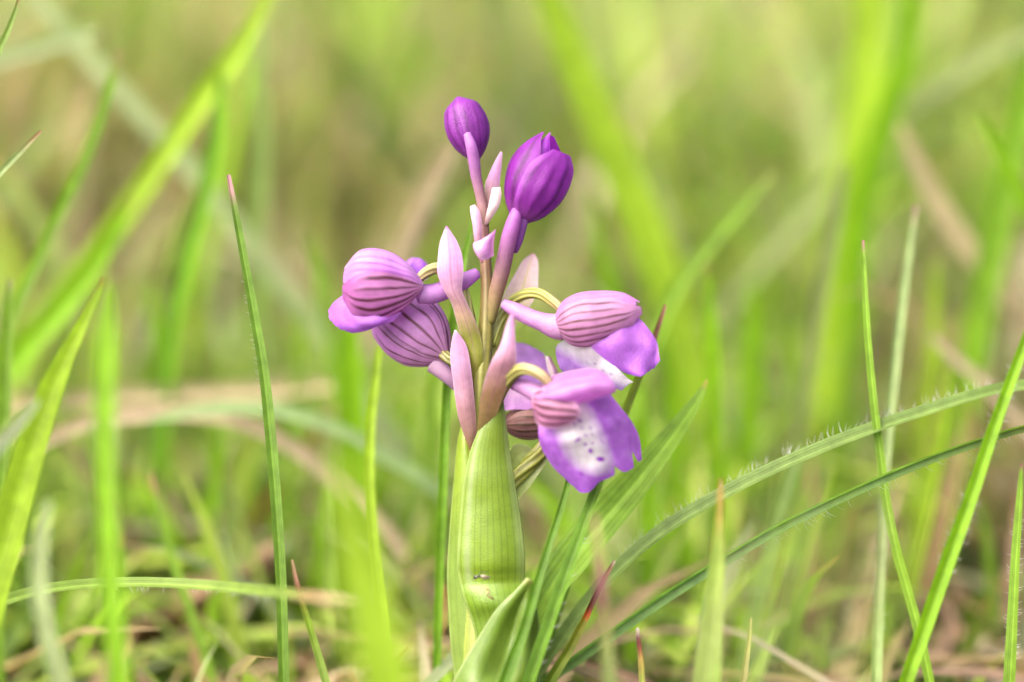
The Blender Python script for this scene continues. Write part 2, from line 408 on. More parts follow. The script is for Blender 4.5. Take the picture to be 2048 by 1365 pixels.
def blade(label, Y, pts, w, col, tip=None, tipfrac=0.06, mid=0.25, face=None, fold=0.28, root=True, cols=None, group=None, name='grass_shoot', cat='grass shoot', mat='grass', n=44, hairs=None, edge=0.0, rootcol=None, slope=None, tube_like=False):
    """pts from the tip to the foot in photo pixels, w widths in photo pixels"""
    thin = 0.78 if (min(Y) if isinstance(Y, (list, tuple)) else Y) >= 40 else 1.0
    P = blade_path(pts, Y); W = [mm_per_px(p) * x * thin for p, x in zip(P, np.interp(np.linspace(0, 1, len(pts)), np.linspace(0, 1, len(w)), w))]
    if root:
        p, q = P[-1], P[-2]; d = p - q
        gz = lambda x, y: float(ground_z(x, y)) - 2.0
        h = p[2] - gz(p[0], p[1])
        if h > 0.5:
            sl = d[0] / max(-d[2], abs(d[0]) * 0.6, 0.1) if slope is None else slope
            sl = float(np.clip(sl, -1.2, 1.2))
            sy = float(np.clip(d[1] / max(-d[2], 0.1), -0.8, 0.8))
            m1 = p + np.array([sl * h * 0.42, sy * h * 0.3, -h * 0.5]); m2 = p + np.array([sl * h * 0.62, sy * h * 0.4, -h])
            m2[2] = gz(m2[0], m2[1])
            P += [m1, m2]; W += [W[-1] * 0.92, W[-1] * 0.6]
    nvis = len(pts); P = np.array(P)
    Lp = np.linalg.norm(np.diff(P, axis=0), axis=1); vis = Lp[:nvis - 1].sum() / Lp.sum()
    Q = resample(np.c_[P, W], n); p, ww = Q[:, :3], np.maximum(Q[:, 3], 0.12)
    T = unit(np.gradient(p, axis=0)); view = unit(p - CAM)
    side = unit(np.cross(T, view)); nr = unit(np.cross(side, T))
    a = math.radians(face if face is not None else random.uniform(-30, 30))
    side2 = side * math.cos(a) + nr * math.sin(a); nr2 = -side * math.sin(a) + nr * math.cos(a)
    ww = ww / max(0.5, math.cos(a))
    m = 9; u = np.linspace(-1, 1, m)
    v = p[:, None] + side2[:, None] * (u[None, :, None] * ww[:, None, None] / 2) + nr2[:, None] * ((1 - np.abs(u)) ** 1.2)[None, :, None] * (fold * ww)[:, None, None]
    t = np.linspace(0, 1, n)
    if cols is None:
        b = rgb(col); stops = [(0, b), (0.85, b), (1, rootcol or tuple(np.array(b) * 0.55 + np.array((215, 210, 150)) * 0.45))]
        if tip: stops = [(0, rgb(tip)), (tipfrac * 0.5 * vis, rgb(tip)), (tipfrac * 1.3 * vis, b)] + stops[1:]
    else: stops = [(a_ * vis, rgb(b_)) for a_, b_ in cols]
    c = np.repeat(ramp(stops, t)[:, None], m, 1)
    c = c * (1 + mid * np.exp(-(u / 0.18) ** 2) - 0.10 * np.exp(-((np.abs(u) - 0.35) / 0.2) ** 2) + edge * (np.abs(u) > 0.9))[None, :, None]
    blot = 1 + 0.12 * fnoise(p + 13.0 * len(label), 0.12); c = c * blot[:, None, None]
    uv = np.stack([np.repeat(((u + 1) / 2)[None], n, 0).ravel(), np.repeat(t[:, None], m, 1).ravel()], 1)
    org = p[-1]
    g = Geo(); g.add(v.reshape(-1, 3), grid_faces(n, m), c.reshape(-1, 3), uv)
    o = g.build(name, mat, None, origin=org)
    tag(o, label, cat, group)
    if hairs:
        hg = Geo()
        for (t0, t1, cnt, sgn, ln) in hairs:
            for k in range(cnt):
                tt = random.uniform(t0, t1) * vis; i = min(int(tt * (n - 1)), n - 2); f = tt * (n - 1) - i
                q = p[i] * (1 - f) + p[i + 1] * f; wq = ww[i]
                s_ = sgn if sgn else random.choice((-1, 1))
                st = q + side2[i] * s_ * wq * 0.5
                L = ln * random.uniform(0.55, 1.15)
                dr = unit(side2[i] * s_ * 0.9 + T[i] * random.uniform(-0.1, 0.75) * (-1) + nr2[i] * random.uniform(-.5, .5))
                bnd = st + dr * L * 0.5 + np.array([0, 0, -0.03 * L])
                en = st + dr * L + unit(T[i]) * (-0.12 * L)
                vv, ff, cc, _ = tube([st, bnd, en], [0.026, 0.02, 0.006], [(0, (235, 240, 225)), (1, (245, 245, 240))], nl=4, nr=3, caps=False)
                geo_tube(hg, [st, bnd, en], [0.026, 0.02, 0.006], [(0, (235, 240, 225)), (1, (245, 245, 240))], nl=4, nr=3, caps=False)
        o['_w'] = org.tolist()
        h_ = hg.build('leaf_hairs', 'hair', o); h_['kind'] = 'stuff'
        del o['_w']
    return o

# --- sharp and nearly sharp blades round the orchid
blade('slender dark green upright grass blade with a broken pinkish white tip', 0, [(457, 350), (470, 420), (487, 510), (505, 610), (527, 740), (540, 860), (552, 1000), (562, 1160), (568, 1365)], [8, 14, 17, 20, 22, 23, 22, 22], (128, 168, 66), tip=(232, 170, 185), tipfrac=0.05, face=8, mid=0.55, hairs=[(.2, .5, 22, -1, .5)], cols=None, fold=0.3)
blade('wide bright yellow-green blade with tiny brown tip leaning out of the left edge', -12, [(207, 556), (192, 592), (165, 648), (128, 722), (92, 805), (55, 920), (15, 1060), (-30, 1220)], [4, 12, 24, 36, 52, 62, 70, 76], 'lime', tip=(175, 110, 60), tipfrac=0.015, face=12, mid=0.1, fold=0.16)
blade('broad vertical out-of-focus lime green blade crossing in front of the arching blade', [-38, -40], [(216, 570), (212, 680), (209, 800), (209, 920), (213, 1050), (220, 1180), (238, 1365)], [14, 36, 42, 42, 40, 42, 44], 'bright', face=-8, mid=0.1, fold=0.2)
blade('hairy green blade arching level above the brown litter with a pinkish tan end', [-36, -18, -4, -2, -4, -8], [(724, 1206), (620, 1192), (530, 1182), (430, 1172), (320, 1165), (200, 1166), (100, 1176), (0, 1204), (-90, 1260)], [10, 20, 21, 21, 20, 20, 20, 22, 24], 'mid', cols=[(0, (225, 205, 180)), (.12, (215, 190, 150)), (.2, (185, 150, 110)), (.28, (150, 180, 80)), (1, (150, 185, 80))], face=-35, mid=0.35, hairs=[(.3, .72, 30, 1, .9)], fold=0.3)
blade('short pointed blade with a tan tip and maroon middle below the arching blade', -3, [(584, 1120), (592, 1160), (604, 1205), (620, 1255), (652, 1365)], [5, 9, 12, 14, 17], 'mid', cols=[(0, (215, 180, 145)), (.16, (200, 150, 125)), (.24, (130, 60, 50)), (.34, (150, 150, 60)), (.5, (155, 190, 60)), (1, (170, 200, 100))], face=10)
blade('thin soft green blade with a brown tip among the pinkish stalks', 26, [(300, 948), (318, 1020), (345, 1120), (380, 1220), (425, 1365)], [8, 14, 17, 18, 20], 'mid', tip=(200, 150, 120), tipfrac=0.1)
blade('upright yellow-green blade rising to the striped left hood', 14, [(758, 690), (748, 780), (740, 870), (739, 980), (746, 1100), (758, 1220), (770, 1365)], [12, 18, 20, 22, 24, 28, 30], 'lime', face=10, mid=0.15)
blade('very wide blurred lime green blade close before the lens at bottom', [-74, -70], [(676, 900), (694, 1020), (716, 1130), (742, 1240), (776, 1365)], [20, 60, 84, 96, 110], 'lime', face=5, mid=0.05, fold=0.15)
blade('narrow green blade behind the lower left hood', 38, [(872, 700), (866, 800), (862, 900), (868, 1000), (872, 1100)], [18, 24, 26, 26, 26], 'mid')
blade('slim upright green blade with a pink point crossing the hairy arches', 4, [(1726, 481), (1729, 560), (1736, 680), (1748, 810), (1762, 920), (1774, 1010), (1795, 1110), (1830, 1235), (1850, 1320)], [5, 12, 15, 17, 18, 19, 20, 20], 'mid', tip=(205, 140, 150), tipfrac=0.015, face=-8, mid=0.4)
blade('pale straw-green stalk with a dull pink point beside the slim upright blade', [24, 8], [(1832, 410), (1818, 500), (1803, 620), (1790, 740), (1778, 860), (1768, 980), (1762, 1120), (1756, 1250), (1752, 1365)], [8, 16, 19, 19, 18, 20, 22, 22], 'pale', tip=(205, 150, 160), tipfrac=0.03, face=20, hairs=[(.55, .9, 40, 0, .6)])
blade('bright green hairy blade slanting across both hairy arches', -8, [(2110, 520), (2048, 690), (1990, 850), (1940, 1000), (1890, 1140), (1845, 1270), (1812, 1365)], [14, 20, 25, 28, 30, 30, 28], 'bright', face=15, mid=-0.15, hairs=[(.25, .75, 60, 0, .7)], fold=0.3)
blade('upper dark green hairy blade arching away from the orchid', [10, 5, 3, 4, 6], [(2420, 830), (2230, 760), (2048, 770), (1960, 786), (1850, 820), (1720, 864), (1600, 912), (1500, 958), (1400, 1012), (1310, 1070), (1220, 1150), (1150, 1235), (1085, 1330)], [4, 16, 21, 22, 23, 24, 25, 26, 27, 27, 26, 26, 24], (135, 165, 85), face=-38, mid=0.2, n=70, hairs=[(.3, .85, 110, -1, 1.5)], fold=0.35)
blade('lower dark green arching blade with white hairs along its underside', [6, 1, 0, 1, 4, 7], [(2440, 840), (2230, 820), (2048, 858), (1950, 888), (1850, 924), (1750, 966), (1650, 1012), (1550, 1062), (1450, 1122), (1350, 1184), (1250, 1252), (1150, 1322), (1080, 1372)], [4, 12, 15, 16, 17, 18, 19, 20, 21, 22, 22, 22, 22], (92, 138, 62), face=35, mid=0.2, n=70, hairs=[(.22, .7, 46, 1, 1.5)], fold=0.4, cols=[(0, (135, 125, 90)), (.2, (130, 125, 80)), (.3, (120, 152, 70)), (.6, (125, 168, 88)), (1, (135, 178, 100))])
blade('upright hairy pale green blade with a purple point cut by the right edge', 1, [(2043, 928), (2038, 1010), (2031, 1110), (2025, 1230), (2018, 1365)], [6, 14, 18, 21, 24], 'mid', tip=(160, 90, 110), tipfrac=0.03, hairs=[(.2, .9, 44, 0, .6)])
blade('soft light green tapering blade with a long tan point', -16, [(1441, 956), (1440, 1010), (1437, 1070), (1432, 1150), (1424, 1250), (1412, 1365)], [4, 13, 22, 32, 44, 54], (172, 205, 100), cols=[(0, (200, 110, 80)), (.05, (205, 160, 90)), (.2, (195, 185, 90)), (.32, (175, 205, 90)), (1, (165, 200, 95))], face=5, mid=0.08, fold=0.12)
blade('big ribbed green grass leaf slanting up behind the white-throated flower', [7, 4], [(1414, 760), (1400, 790), (1372, 832), (1325, 895), (1262, 972), (1195, 1050), (1130, 1130), (1085, 1195)], [4, 18, 32, 48, 66, 76, 72, 60], (145, 190, 58), tip=(200, 180, 80), tipfrac=0.03, face=-22, mid=0.3, fold=0.22)
blade('thin dark blade with a reddish point rising behind the right flower', 7, [(1331, 610), (1316, 656), (1298, 706), (1274, 764), (1248, 830), (1215, 920), (1180, 1020)], [6, 10, 14, 16, 18, 20, 22], 'olive', cols=[(0, (190, 130, 120)), (.12, (140, 90, 85)), (.22, (150, 130, 95)), (.35, (160, 180, 70)), (1, (130, 170, 60))], face=25, mid=0.3, root=True)
blade('green blade hanging behind the spotted lip, hairy at its lower edge', [-1, -6, -8], [(1202, 950), (1180, 1010), (1155, 1080), (1126, 1160), (1096, 1250), (1056, 1365)], [16, 20, 23, 25, 25, 26], (118, 165, 48), face=-20, mid=-0.2, hairs=[(.3, .95, 12, 1, .9)], fold=0.35)
blade('narrow green blade leaning across the orchid leaf sheath', [-1.5, -7.5, -9.5], [(1142, 940), (1124, 1010), (1100, 1085), (1074, 1170), (1046, 1265), (1008, 1365)], [11, 13, 15, 18, 21, 24], (112, 158, 46), face=15, mid=0.35, edge=0.3, fold=0.3)
blade('dying stalk with a brown point and an orange-red band', -2, [(1229, 1122), (1212, 1152), (1192, 1190), (1172, 1235), (1160, 1258), (1140, 1298), (1100, 1365)], [6, 9, 11, 13, 16, 18, 22], 'olive', cols=[(0, (225, 205, 185)), (.05, (150, 108, 80)), (.3, (98, 60, 38)), (.4, (120, 55, 32)), (.45, (225, 100, 40)), (.5, (150, 150, 45)), (1, (130, 160, 50))], face=10, mid=0.2)
blade('blurred withered blade with a pale top and purple middle before the ribbed leaf', -30, [(1188, 1030), (1194, 1090), (1200, 1150), (1206, 1220), (1214, 1310), (1220, 1380)], [12, 17, 20, 22, 22, 22], 'tan', cols=[(0, (220, 195, 150)), (.2, (190, 190, 120)), (.34, (180, 125, 130)), (.5, (160, 100, 110)), (.6, (170, 165, 105)), (1, (165, 195, 110))], mid=0)
blade('tiny maroon grass point with a white end', -2, [(1275, 1256), (1277, 1280), (1281, 1312), (1284, 1365)], [6, 9, 10, 12], 'tan', cols=[(0, (225, 215, 205)), (.14, (190, 165, 145)), (.2, (105, 45, 55)), (.4, (150, 90, 70)), (.6, (190, 165, 90)), (1, (170, 185, 90))])
blade('thin pale straw blade tip standing alone near the hairy arch', -2, [(1502, 1236), (1498, 1280), (1492, 1325), (1486, 1365)], [5, 9, 12, 14], (205, 195, 130), face=20)
blade('thin green blade seen between the stem and the upper bracts', 8, [(946, 436), (936, 480), (925, 530), (912, 600), (900, 700), (892, 820), (886, 960)], [4, 9, 15, 17, 18, 18, 18], (130, 180, 50), face=10, edge=0.6, hairs=[(.06, .22, 14, 0, .35)])
blade('thin tan-tipped grass point cut by the top left corner', 3, [(42, -20), (28, 32), (12, 70), (-10, 120), (-60, 260), (-110, 420)], [5, 10, 13, 15, 17, 18], (150, 180, 90), tip=(190, 120, 110), tipfrac=0.06)
blade('grass point with a pink-brown end poking in at the left edge', 4, [(82, 262), (60, 284), (30, 314), (0, 346), (-60, 420), (-120, 540)], [4, 10, 13, 14, 16, 18], (165, 185, 120), tip=(190, 130, 110), tipfrac=0.1)
# --- middle distance
blade('soft green blade with a brown point in the upper left', 28, [(240, 100), (222, 165), (196, 248), (160, 340), (112, 440), (60, 550), (20, 650)], [10, 18, 22, 24, 24, 24, 24], 'mid', tip=(190, 160, 125), tipfrac=0.06)
blade('long blurred lime blade slanting through the upper left', 70, [(560, -60), (500, 60), (440, 150), (370, 250), (310, 340), (240, 440), (150, 560), (40, 720)], [14, 40, 52, 54, 54, 56, 56, 56], 'lime', mid=0)
blade('long blurred grey-green blade lying across the lime one', [105, 85], [(60, -20), (130, 60), (220, 160), (320, 270), (420, 385), (540, 540), (660, 690), (760, 830)], [30, 42, 46, 46, 46, 46, 44, 40], 'grey', mid=0)
blade('pale blurred blade end at the upper left edge', 85, [(190, 58), (110, 85), (30, 108), (-80, 150), (-160, 260)], [30, 42, 44, 44, 40], (185, 205, 150), mid=0)
blade('broad soft green blade with a dim point at the left', 48, [(266, 395), (225, 470), (170, 555), (100, 640), (20, 735), (-60, 860)], [8, 40, 58, 64, 68, 70], 'bright', tip=(170, 150, 90), tipfrac=0.04, mid=0)
blade('pale upright blurred blade left of the upper bud', 95, [(512, 20), (516, 150), (522, 280), (520, 400), (516, 520)], [30, 38, 42, 42, 42], (165, 195, 110), mid=0)
blade('mid green blurred blade curving up by the dark thin blade', 62, [(445, 150), (432, 280), (405, 400), (372, 520), (345, 640), (330, 760)], [20, 38, 44, 46, 46, 44], (130, 185, 50), mid=0)
blade('blurred straw-coloured stalk pointing at the top bud', 72, [(905, 290), (870, 360), (835, 430), (800, 510), (760, 600)], [26, 38, 40, 40, 40], 'tan', mid=0, name='dry_grass_shoot', cat='dry shoot', mat='straw')
blade('large blurred lime blade right of the big purple bud', 98, [(1070, -80), (1130, 80), (1185, 210), (1240, 340), (1290, 460), (1340, 600), (1380, 740)], [40, 80, 92, 100, 105, 105, 100], 'lime', mid=0)
blade('second lime blurred blade below and left of the large one', 90, [(1180, 380), (1200, 480), (1225, 580), (1250, 690)], [14, 30, 40, 46], 'bright', mid=0)
blade('blurred green blade tip pointing to the upper right', 56, [(1545, 348), (1490, 408), (1435, 470), (1380, 540), (1330, 620), (1290, 720)], [10, 24, 32, 36, 38, 38], 'mid', tip=(185, 185, 110), tipfrac=0.05, mid=0)
blade('upright soft green blade with a pinkish point right of the flower', 40, [(1415, 528), (1420, 620), (1426, 730), (1432, 850), (1438, 980)], [8, 30, 38, 40, 42], 'bright', tip=(200, 150, 120), tipfrac=0.04, mid=0)
blade('faded striped blurred blade beside a dark gap', 58, [(1690, 330), (1668, 440), (1645, 560), (1622, 690), (1600, 820), (1575, 950)], [18, 40, 44, 44, 42, 40], (170, 185, 120), mid=-0.25)
blade('thin soft stalk running down under the hairy arches', 26, [(1600, 890), (1575, 970), (1550, 1060), (1525, 1160), (1500, 1260), (1480, 1365)], [22, 26, 27, 26, 24, 24], (165, 195, 115), mid=0)
blade('wide blurred lime blade standing at the upper right', 110, [(1730, -100), (1735, 60), (1728, 200), (1705, 340), (1680, 480), (1655, 640)], [50, 86, 92, 95, 95, 90], 'lime', mid=0)
blade('second wide blurred lime blade at the upper right', 104, [(1830, -60), (1810, 100), (1770, 240), (1730, 380), (1710, 520), (1700, 680)], [40, 62, 66, 70, 70, 66], 'bright', mid=0)
blade('pale blurred blade crossing near the upper right corner', 120, [(2110, 40), (2000, 90), (1900, 150), (1800, 220), (1720, 300)], [30, 50, 56, 54, 50], (190, 205, 140), mid=0)
blade('blurred green blade leaning in from the right edge', 60, [(1960, 230), (2000, 310), (2048, 400), (2110, 520), (2150, 660)], [10, 30, 36, 38, 40], 'bright', mid=0)
blade('blurred green blade descending along the right edge', 75, [(2100, 40), (2060, 180), (2020, 330), (1990, 480), (1960, 640)], [40, 70, 76, 76, 70], (150, 200, 60), mid=0)
blade('blurred straw blade sloping down at upper right', 82, [(1800, 250), (1850, 360), (1905, 450), (1970, 540), (2050, 650)], [20, 46, 52, 50, 46], 'straw', mid=0, name='dry_grass_shoot', cat='dry shoot', mat='straw')
blade('tan dead blade sloping behind the slanting hairy blade', 48, [(1862, 672), (1905, 712), (1960, 760), (2030, 830), (2110, 930)], [14, 24, 26, 26, 26], 'tan', mid=0, name='dry_grass_shoot', cat='dry shoot', mat='straw')
blade('tan dead blade arching down to the orchid leaf', 36, [(60, 900), (160, 850), (280, 828), (400, 828), (500, 850), (600, 905), (690, 978), (770, 1060), (835, 1145), (880, 1215)], [14, 28, 30, 30, 29, 29, 29, 29, 28, 26], 'tan', face=-20, mid=0.1, name='dry_grass_shoot', cat='dry shoot', mat='straw', n=60)
blade('grey-green blade arching above the tan dead one', 32, [(300, 842), (380, 822), (470, 815), (570, 824), (680, 862), (780, 918), (860, 968), (930, 1030)], [8, 22, 27, 28, 28, 28, 27, 26], (165, 195, 130), face=25, mid=0.1, n=60)
blade('level pale straw blade at the left behind the arches', 62, [(680, 770), (560, 778), (420, 786), (280, 792), (140, 800), (0, 815), (-120, 860)], [20, 42, 44, 44, 44, 42, 40], 'straw', mid=0, name='dry_grass_shoot', cat='dry shoot', mat='straw')
blade('green blade standing under the arches', 45, [(440, 830), (434, 900), (424, 990), (412, 1090), (402, 1190)], [8, 26, 30, 32, 32], 'bright', mid=0)
blade('pale grey-green blurred blade in the lower left', -32, [(96, 1000), (80, 1080), (78, 1170), (92, 1260), (120, 1365)], [18, 30, 34, 34, 36], (190, 208, 150), mid=0)
blade('soft whitish blade end in front of the wide left blade', -26, [(74, 800), (50, 830), (20, 862), (-20, 910), (-70, 1000)], [12, 22, 26, 28, 30], (195, 205, 175), mid=0)
blade('thin upright green blade at the left edge', 18, [(20, 560), (16, 640), (11, 740), (6, 860), (0, 1000)], [10, 24, 27, 28, 28], 'mid', tip=(195, 195, 140), tipfrac=0.05, mid=0)
blade('leaning green blade below the slanting grey one', 58, [(620, 470), (640, 580), (668, 700), (690, 820), (705, 950), (715, 1090)], [10, 26, 36, 48, 56, 60], (160, 205, 80), mid=0)
blade('very wide soft lime blade left of the orchid', 46, [(700, 560), (700, 680), (702, 800), (708, 930), (716, 1060), (726, 1200)], [14, 50, 70, 80, 86, 90], 'bright', mid=0)
# --- soft plain blades behind the orchid
SOFT = ['soft green blade behind the faded striped blade', 'soft bright green blade between the right flower and the upright soft blade', 'wide soft bright green blade next to the dark gap',
        'soft mid green blade behind the slim upright blade', 'soft lime green blade behind the pale straw-green stalk', 'soft bright green blade behind the tan sloping dead blade',
        'low soft green blade crossing behind the upper hairy arch', 'narrow soft lime blade between the two hairy arches', 'soft bright green blade behind the ribbed grass leaf',
        'soft green blade behind the dark thin pink-tipped blade', 'soft bright green blade behind the broad vertical lime blade', 'soft green blade behind the wide leaning yellow-green blade',
        'soft green blade just beside the orchid sheath leaf', 'low soft bright green blade near the rust-coloured dead stalk', 'low soft green blade beside the slanting hairy blade']
for i, (x0, y0, x1, y1, w_, Y_, c_) in enumerate([
        (1570, 640, 1600, 1010, 34, 66, 'mid'), (1320, 650, 1360, 1050, 44, 60, 'bright'), (1500, 560, 1490, 1000, 60, 80, 'bright'),
        (1700, 620, 1660, 1080, 46, 64, 'mid'), (1870, 520, 1840, 960, 40, 70, 'lime'), (1950, 620, 1900, 1040, 34, 55, 'bright'),
        (1620, 1000, 1560, 1330, 26, 30, 'mid'), (1900, 740, 1830, 1120, 22, 35, 'lime'), (1285, 760, 1290, 1180, 40, 44, 'bright'),
        (600, 620, 560, 1060, 38, 62, 'mid'), (300, 560, 330, 980, 40, 66, 'bright'), (130, 640, 60, 980, 40, 60, 'mid'),
        (830, 820, 800, 1240, 34, 50, 'mid'), (640, 1000, 610, 1300, 26, 40, 'bright'), (1960, 1000, 1990, 1300, 22, 30, 'mid')]):
    blade(SOFT[i], Y_, [(x0, y0), (x0 * .7 + x1 * .3 + 6, y0 * .7 + y1 * .3), (x0 * .35 + x1 * .65 + 4, y0 * .35 + y1 * .65), (x1, y1)], [8, w_ * .8, w_, w_], c_, mid=0, group='soft green blades behind the orchid')

for (x0, y0, x1, y1, w_, Y_, c_) in [(1640, 900, 1540, 1340, 9, -62, 'pale'), (1700, 930, 1600, 1365, 8, -70, 'lime'), (1530, 960, 1500, 1365, 9, -58, 'pale'), (1760, 1000, 1690, 1365, 10, -66, 'straw'),
        (1590, 1010, 1450, 1365, 8, -54, 'lime'), (1660, 1040, 1610, 1365, 9, -76, 'straw'), (1480, 1080, 1400, 1365, 8, -60, 'straw'), (1860, 960, 1730, 1365, 9, -64, 'lime')]:
    blade('wispy foreground grass stem blurred to a faint streak', Y_, [(x0, y0), (x0 * .6 + x1 * .4 + 5, y0 * .6 + y1 * .4), (x1, y1)], [4, w_, w_], c_, mid=0, group='wispy blurred stems before the hairy arches', name='grass_wisp', cat='grass wisp')

# ------------------------------------------------------------------ dead leaves and stalks on the ground
def on_ground(px, py, lift=1.0):
    r = ray(px, py); t = (lift - CAM[2]) / r[2]
    return CAM + r * t
def dead_leaf(label, px, py, length, width, ang, c0, c1, curl=0.35, name='dead_leaf', cat='dead leaf', lift=4.0, tilt=0.3):
    p = on_ground(px, py, lift)
    nu, nv = 26, 13; t = np.linspace(0, 1, nu); u = np.linspace(-1, 1, nv)
    w = width * np.sin(np.pi * np.clip(t * 0.92 + 0.05, 0, 1)) ** 0.75
    x = (t - 0.5) * length
    X = np.repeat(x[:, None], nv, 1); Yv = u[None] * w[:, None] / 2
    Z = curl * width * np.abs(u[None]) ** 2 * 0.8 + 0.10 * length * (2 * t[:, None] - 1) ** 2 + 0.3 * np.sin(5 * t[:, None] + 2 * u[None])
    ca, sa = math.cos(ang), math.sin(ang)
    G = np.stack([X * ca - Yv * sa, X * sa + Yv * ca, Z + tilt * (X * ca)], -1).reshape(-1, 3)
    G[:, 2] -= G[:, 2].min() - 0.0
    tt = np.repeat(t[:, None], nv, 1).ravel(); uu = np.repeat(u[None], nu, 0).ravel()
    c = ramp([(0, c0), (1, c1)], tt) * (1 - 0.25 * np.exp(-(uu / .12) ** 2))[:, None]
    org = np.array([p[0], p[1], float(ground_z(p[0], p[1]))])
    g = Geo(); g.add(G + org, grid_faces(nu, nv), c, np.stack([(uu + 1) / 2, tt], 1))
    o = g.build(name, 'straw', None, origin=org, thick=0.25)
    return tag(o, label, cat)
dead_leaf('orange-brown dead leaf on the soil at lower left', 170, 1110, 24, 9, 0.2, (200, 140, 80), (225, 165, 85))
dead_leaf('dull brown curled dead leaf beside the orange-brown one', 95, 1180, 34, 11, 0.5, (150, 110, 80), (175, 130, 95))
dead_leaf('large grey-brown dead leaf under the arching hairy blade', 190, 1255, 52, 15, -0.1, (165, 130, 105), (190, 160, 125))
dead_leaf('creamy white dead leaf standing in the grass at lower right', 1640, 1250, 14, 7, 1.2, (238, 222, 195), (225, 205, 165), tilt=0.9)
dead_leaf('reddish brown dead leaf at the right edge', 2020, 1280, 24, 8, 0.1, (165, 110, 85), (190, 140, 115))
dead_leaf('pinkish tan dead leaf in the litter below the bristling arches', 1790, 1110, 32, 7, -0.4, (205, 165, 145), (215, 185, 155))
dead_leaf('small cream dead leaf left of the orchid foot', 850, 1305, 18, 6, 0.5, (225, 200, 170), (210, 165, 140), tilt=0.5)
for (lab, pts, Y_, w_, c_) in [
        ('pinkish dead stalk lying towards the soft brown-tipped blade', [(240, 1030), (290, 1075), (340, 1118), (410, 1180)], 70, 30, (215, 175, 150)),
        ('tall pinkish dead blade leaning over the litter', [(308, 950), (345, 1030), (385, 1110), (430, 1210)], 62, 34, (220, 180, 160)),
        ('rust-coloured dead stalk slanting behind the dark thin blade', [(640, 850), (590, 930), (530, 1010), (470, 1090)], 66, 22, (190, 120, 75)),
        ('reddish dead blade at the bottom left of the tan-tipped blade', [(440, 1190), (470, 1260), (505, 1340), (530, 1400)], 40, 30, (205, 160, 140)),
        ('tan dead stalk standing behind the orchid leaf', [(1040, 960), (1065, 1030), (1090, 1100), (1110, 1180)], 60, 34, (212, 175, 145)),
        ('brown dead stalk left of the orchid foot', [(890, 1170), (880, 1240), (872, 1310), (868, 1380)], 22, 15, (205, 155, 100)),
        ('long tan dead stalk low behind the lower hairy arch', [(1560, 1240), (1680, 1290), (1800, 1330), (1920, 1370)], 40, 22, (215, 190, 150)),
        ('tan dead stalk lying low in front of the dying stalk', [(1170, 1330), (1230, 1345), (1300, 1372), (1360, 1410)], 12, 20, (222, 185, 155))]:
    blade(lab, Y_, pts, [w_ * .6, w_, w_, w_], 'tan', cols=[(0, c_), (1, tuple(np.array(c_) * 0.85))], name='dead_stalk', cat='dead stalk', mat='straw', mid=0.1)

# ------------------------------------------------------------------ the orchid
FOOT = np.array([-4.0, -14.0, float(ground_z(-4.0, -14.0))])
orchid = empty('orchid', Vector(FOOT * S)); orchid['_w'] = FOOT.tolist()
tag(orchid, 'flowering purple orchid with striped hoods, two buds and sheathing green leaves', 'orchid')
PX = mm_per_px(V(1024, 682, 0))
def tpart(name, pts, rad_px, cols, parent=orchid, mat='stem', **k):
    q = 0.84 if name == 'ovary' else 1.0
    g = Geo(); geo_tube(g, [V(*p) for p in pts], np.array(rad_px) * PX * q, cols, **k)
    return g.build(name, mat, parent)

foot_px = [(952, 1365, 2), (950, 1480, 2), (948, 1600, 2), (946, 1730, 3)]
tpart('stem', [(968, 400, 1.2), (968, 440, 1), (970, 500, 1), (973, 560, 1), (973, 620, 1), (969, 690, 1), (963, 760, 1), (958, 850, 1.5), (955, 1000, 2), (953, 1180, 2)] + foot_px,
      [5, 9, 11, 12, 14, 16, 18, 19, 20, 24, 27, 30, 30, 28],
      [(0, (150, 95, 110)), (.05, (160, 110, 100)), (.12, (135, 110, 70)), (.2, (140, 135, 60)), (.35, (135, 145, 55)), (1, (170, 190, 90))], nl=90, nr=18, ribs=7, rib_h=0.035)

# ---- leaves
def leafcol(stops, veins=9, vs_=0.18, edge=None, ea=0.6, ew=0.06):
    def f(u, v, px, py):
        c = ramp(stops, v)
        k = np.abs(((u * veins) % 1) - 0.5)
        c = c * (1 - vs_ * np.clip(1 - k / 0.12, 0, 1) * np.clip(v / .06, 0, 1))[:, None]
        if edge is not None:
            e = np.clip(1 - np.minimum(u, 1 - u) / ew, 0, 1) * ea
            c = c + (alb(edge) - c) * e[:, None]
        return c
    return f
def leafband(*a):  # pale side bands paint the highlight of the rolled edges into the leaf colour
    f0 = leafcol(*a)
    def f(u, v, px, py):
        c = f0(u, v, px, py)
        b = np.exp(-((u - .10 - .05 * np.sin(3 * v)) / .055) ** 2) * .55 * np.clip(v / .1, 0, 1) * np.clip((.62 - v) / .1, 0, 1)
        b = b + np.exp(-((u - .93) / .06) ** 2) * .35 * np.clip((.6 - v) / .2, 0, 1)
        c = c + (alb((205, 222, 165)) - c) * b[:, None]
        return c
    return f
def npart(name, ctrl, colf, nu=60, nv=30, parent=orchid, mat='bract', thick=0.0, **k):
    nets = ctrl if isinstance(ctrl[0][0][0], (list, tuple)) else [ctrl]
    fs = colf if isinstance(colf, (list, tuple)) else [colf] * len(nets)
    g = Geo()
    for c, f in zip(nets, fs): g.add(*net(c, nu, nv, f, **k))
    return g.build(name, mat, parent, thick)

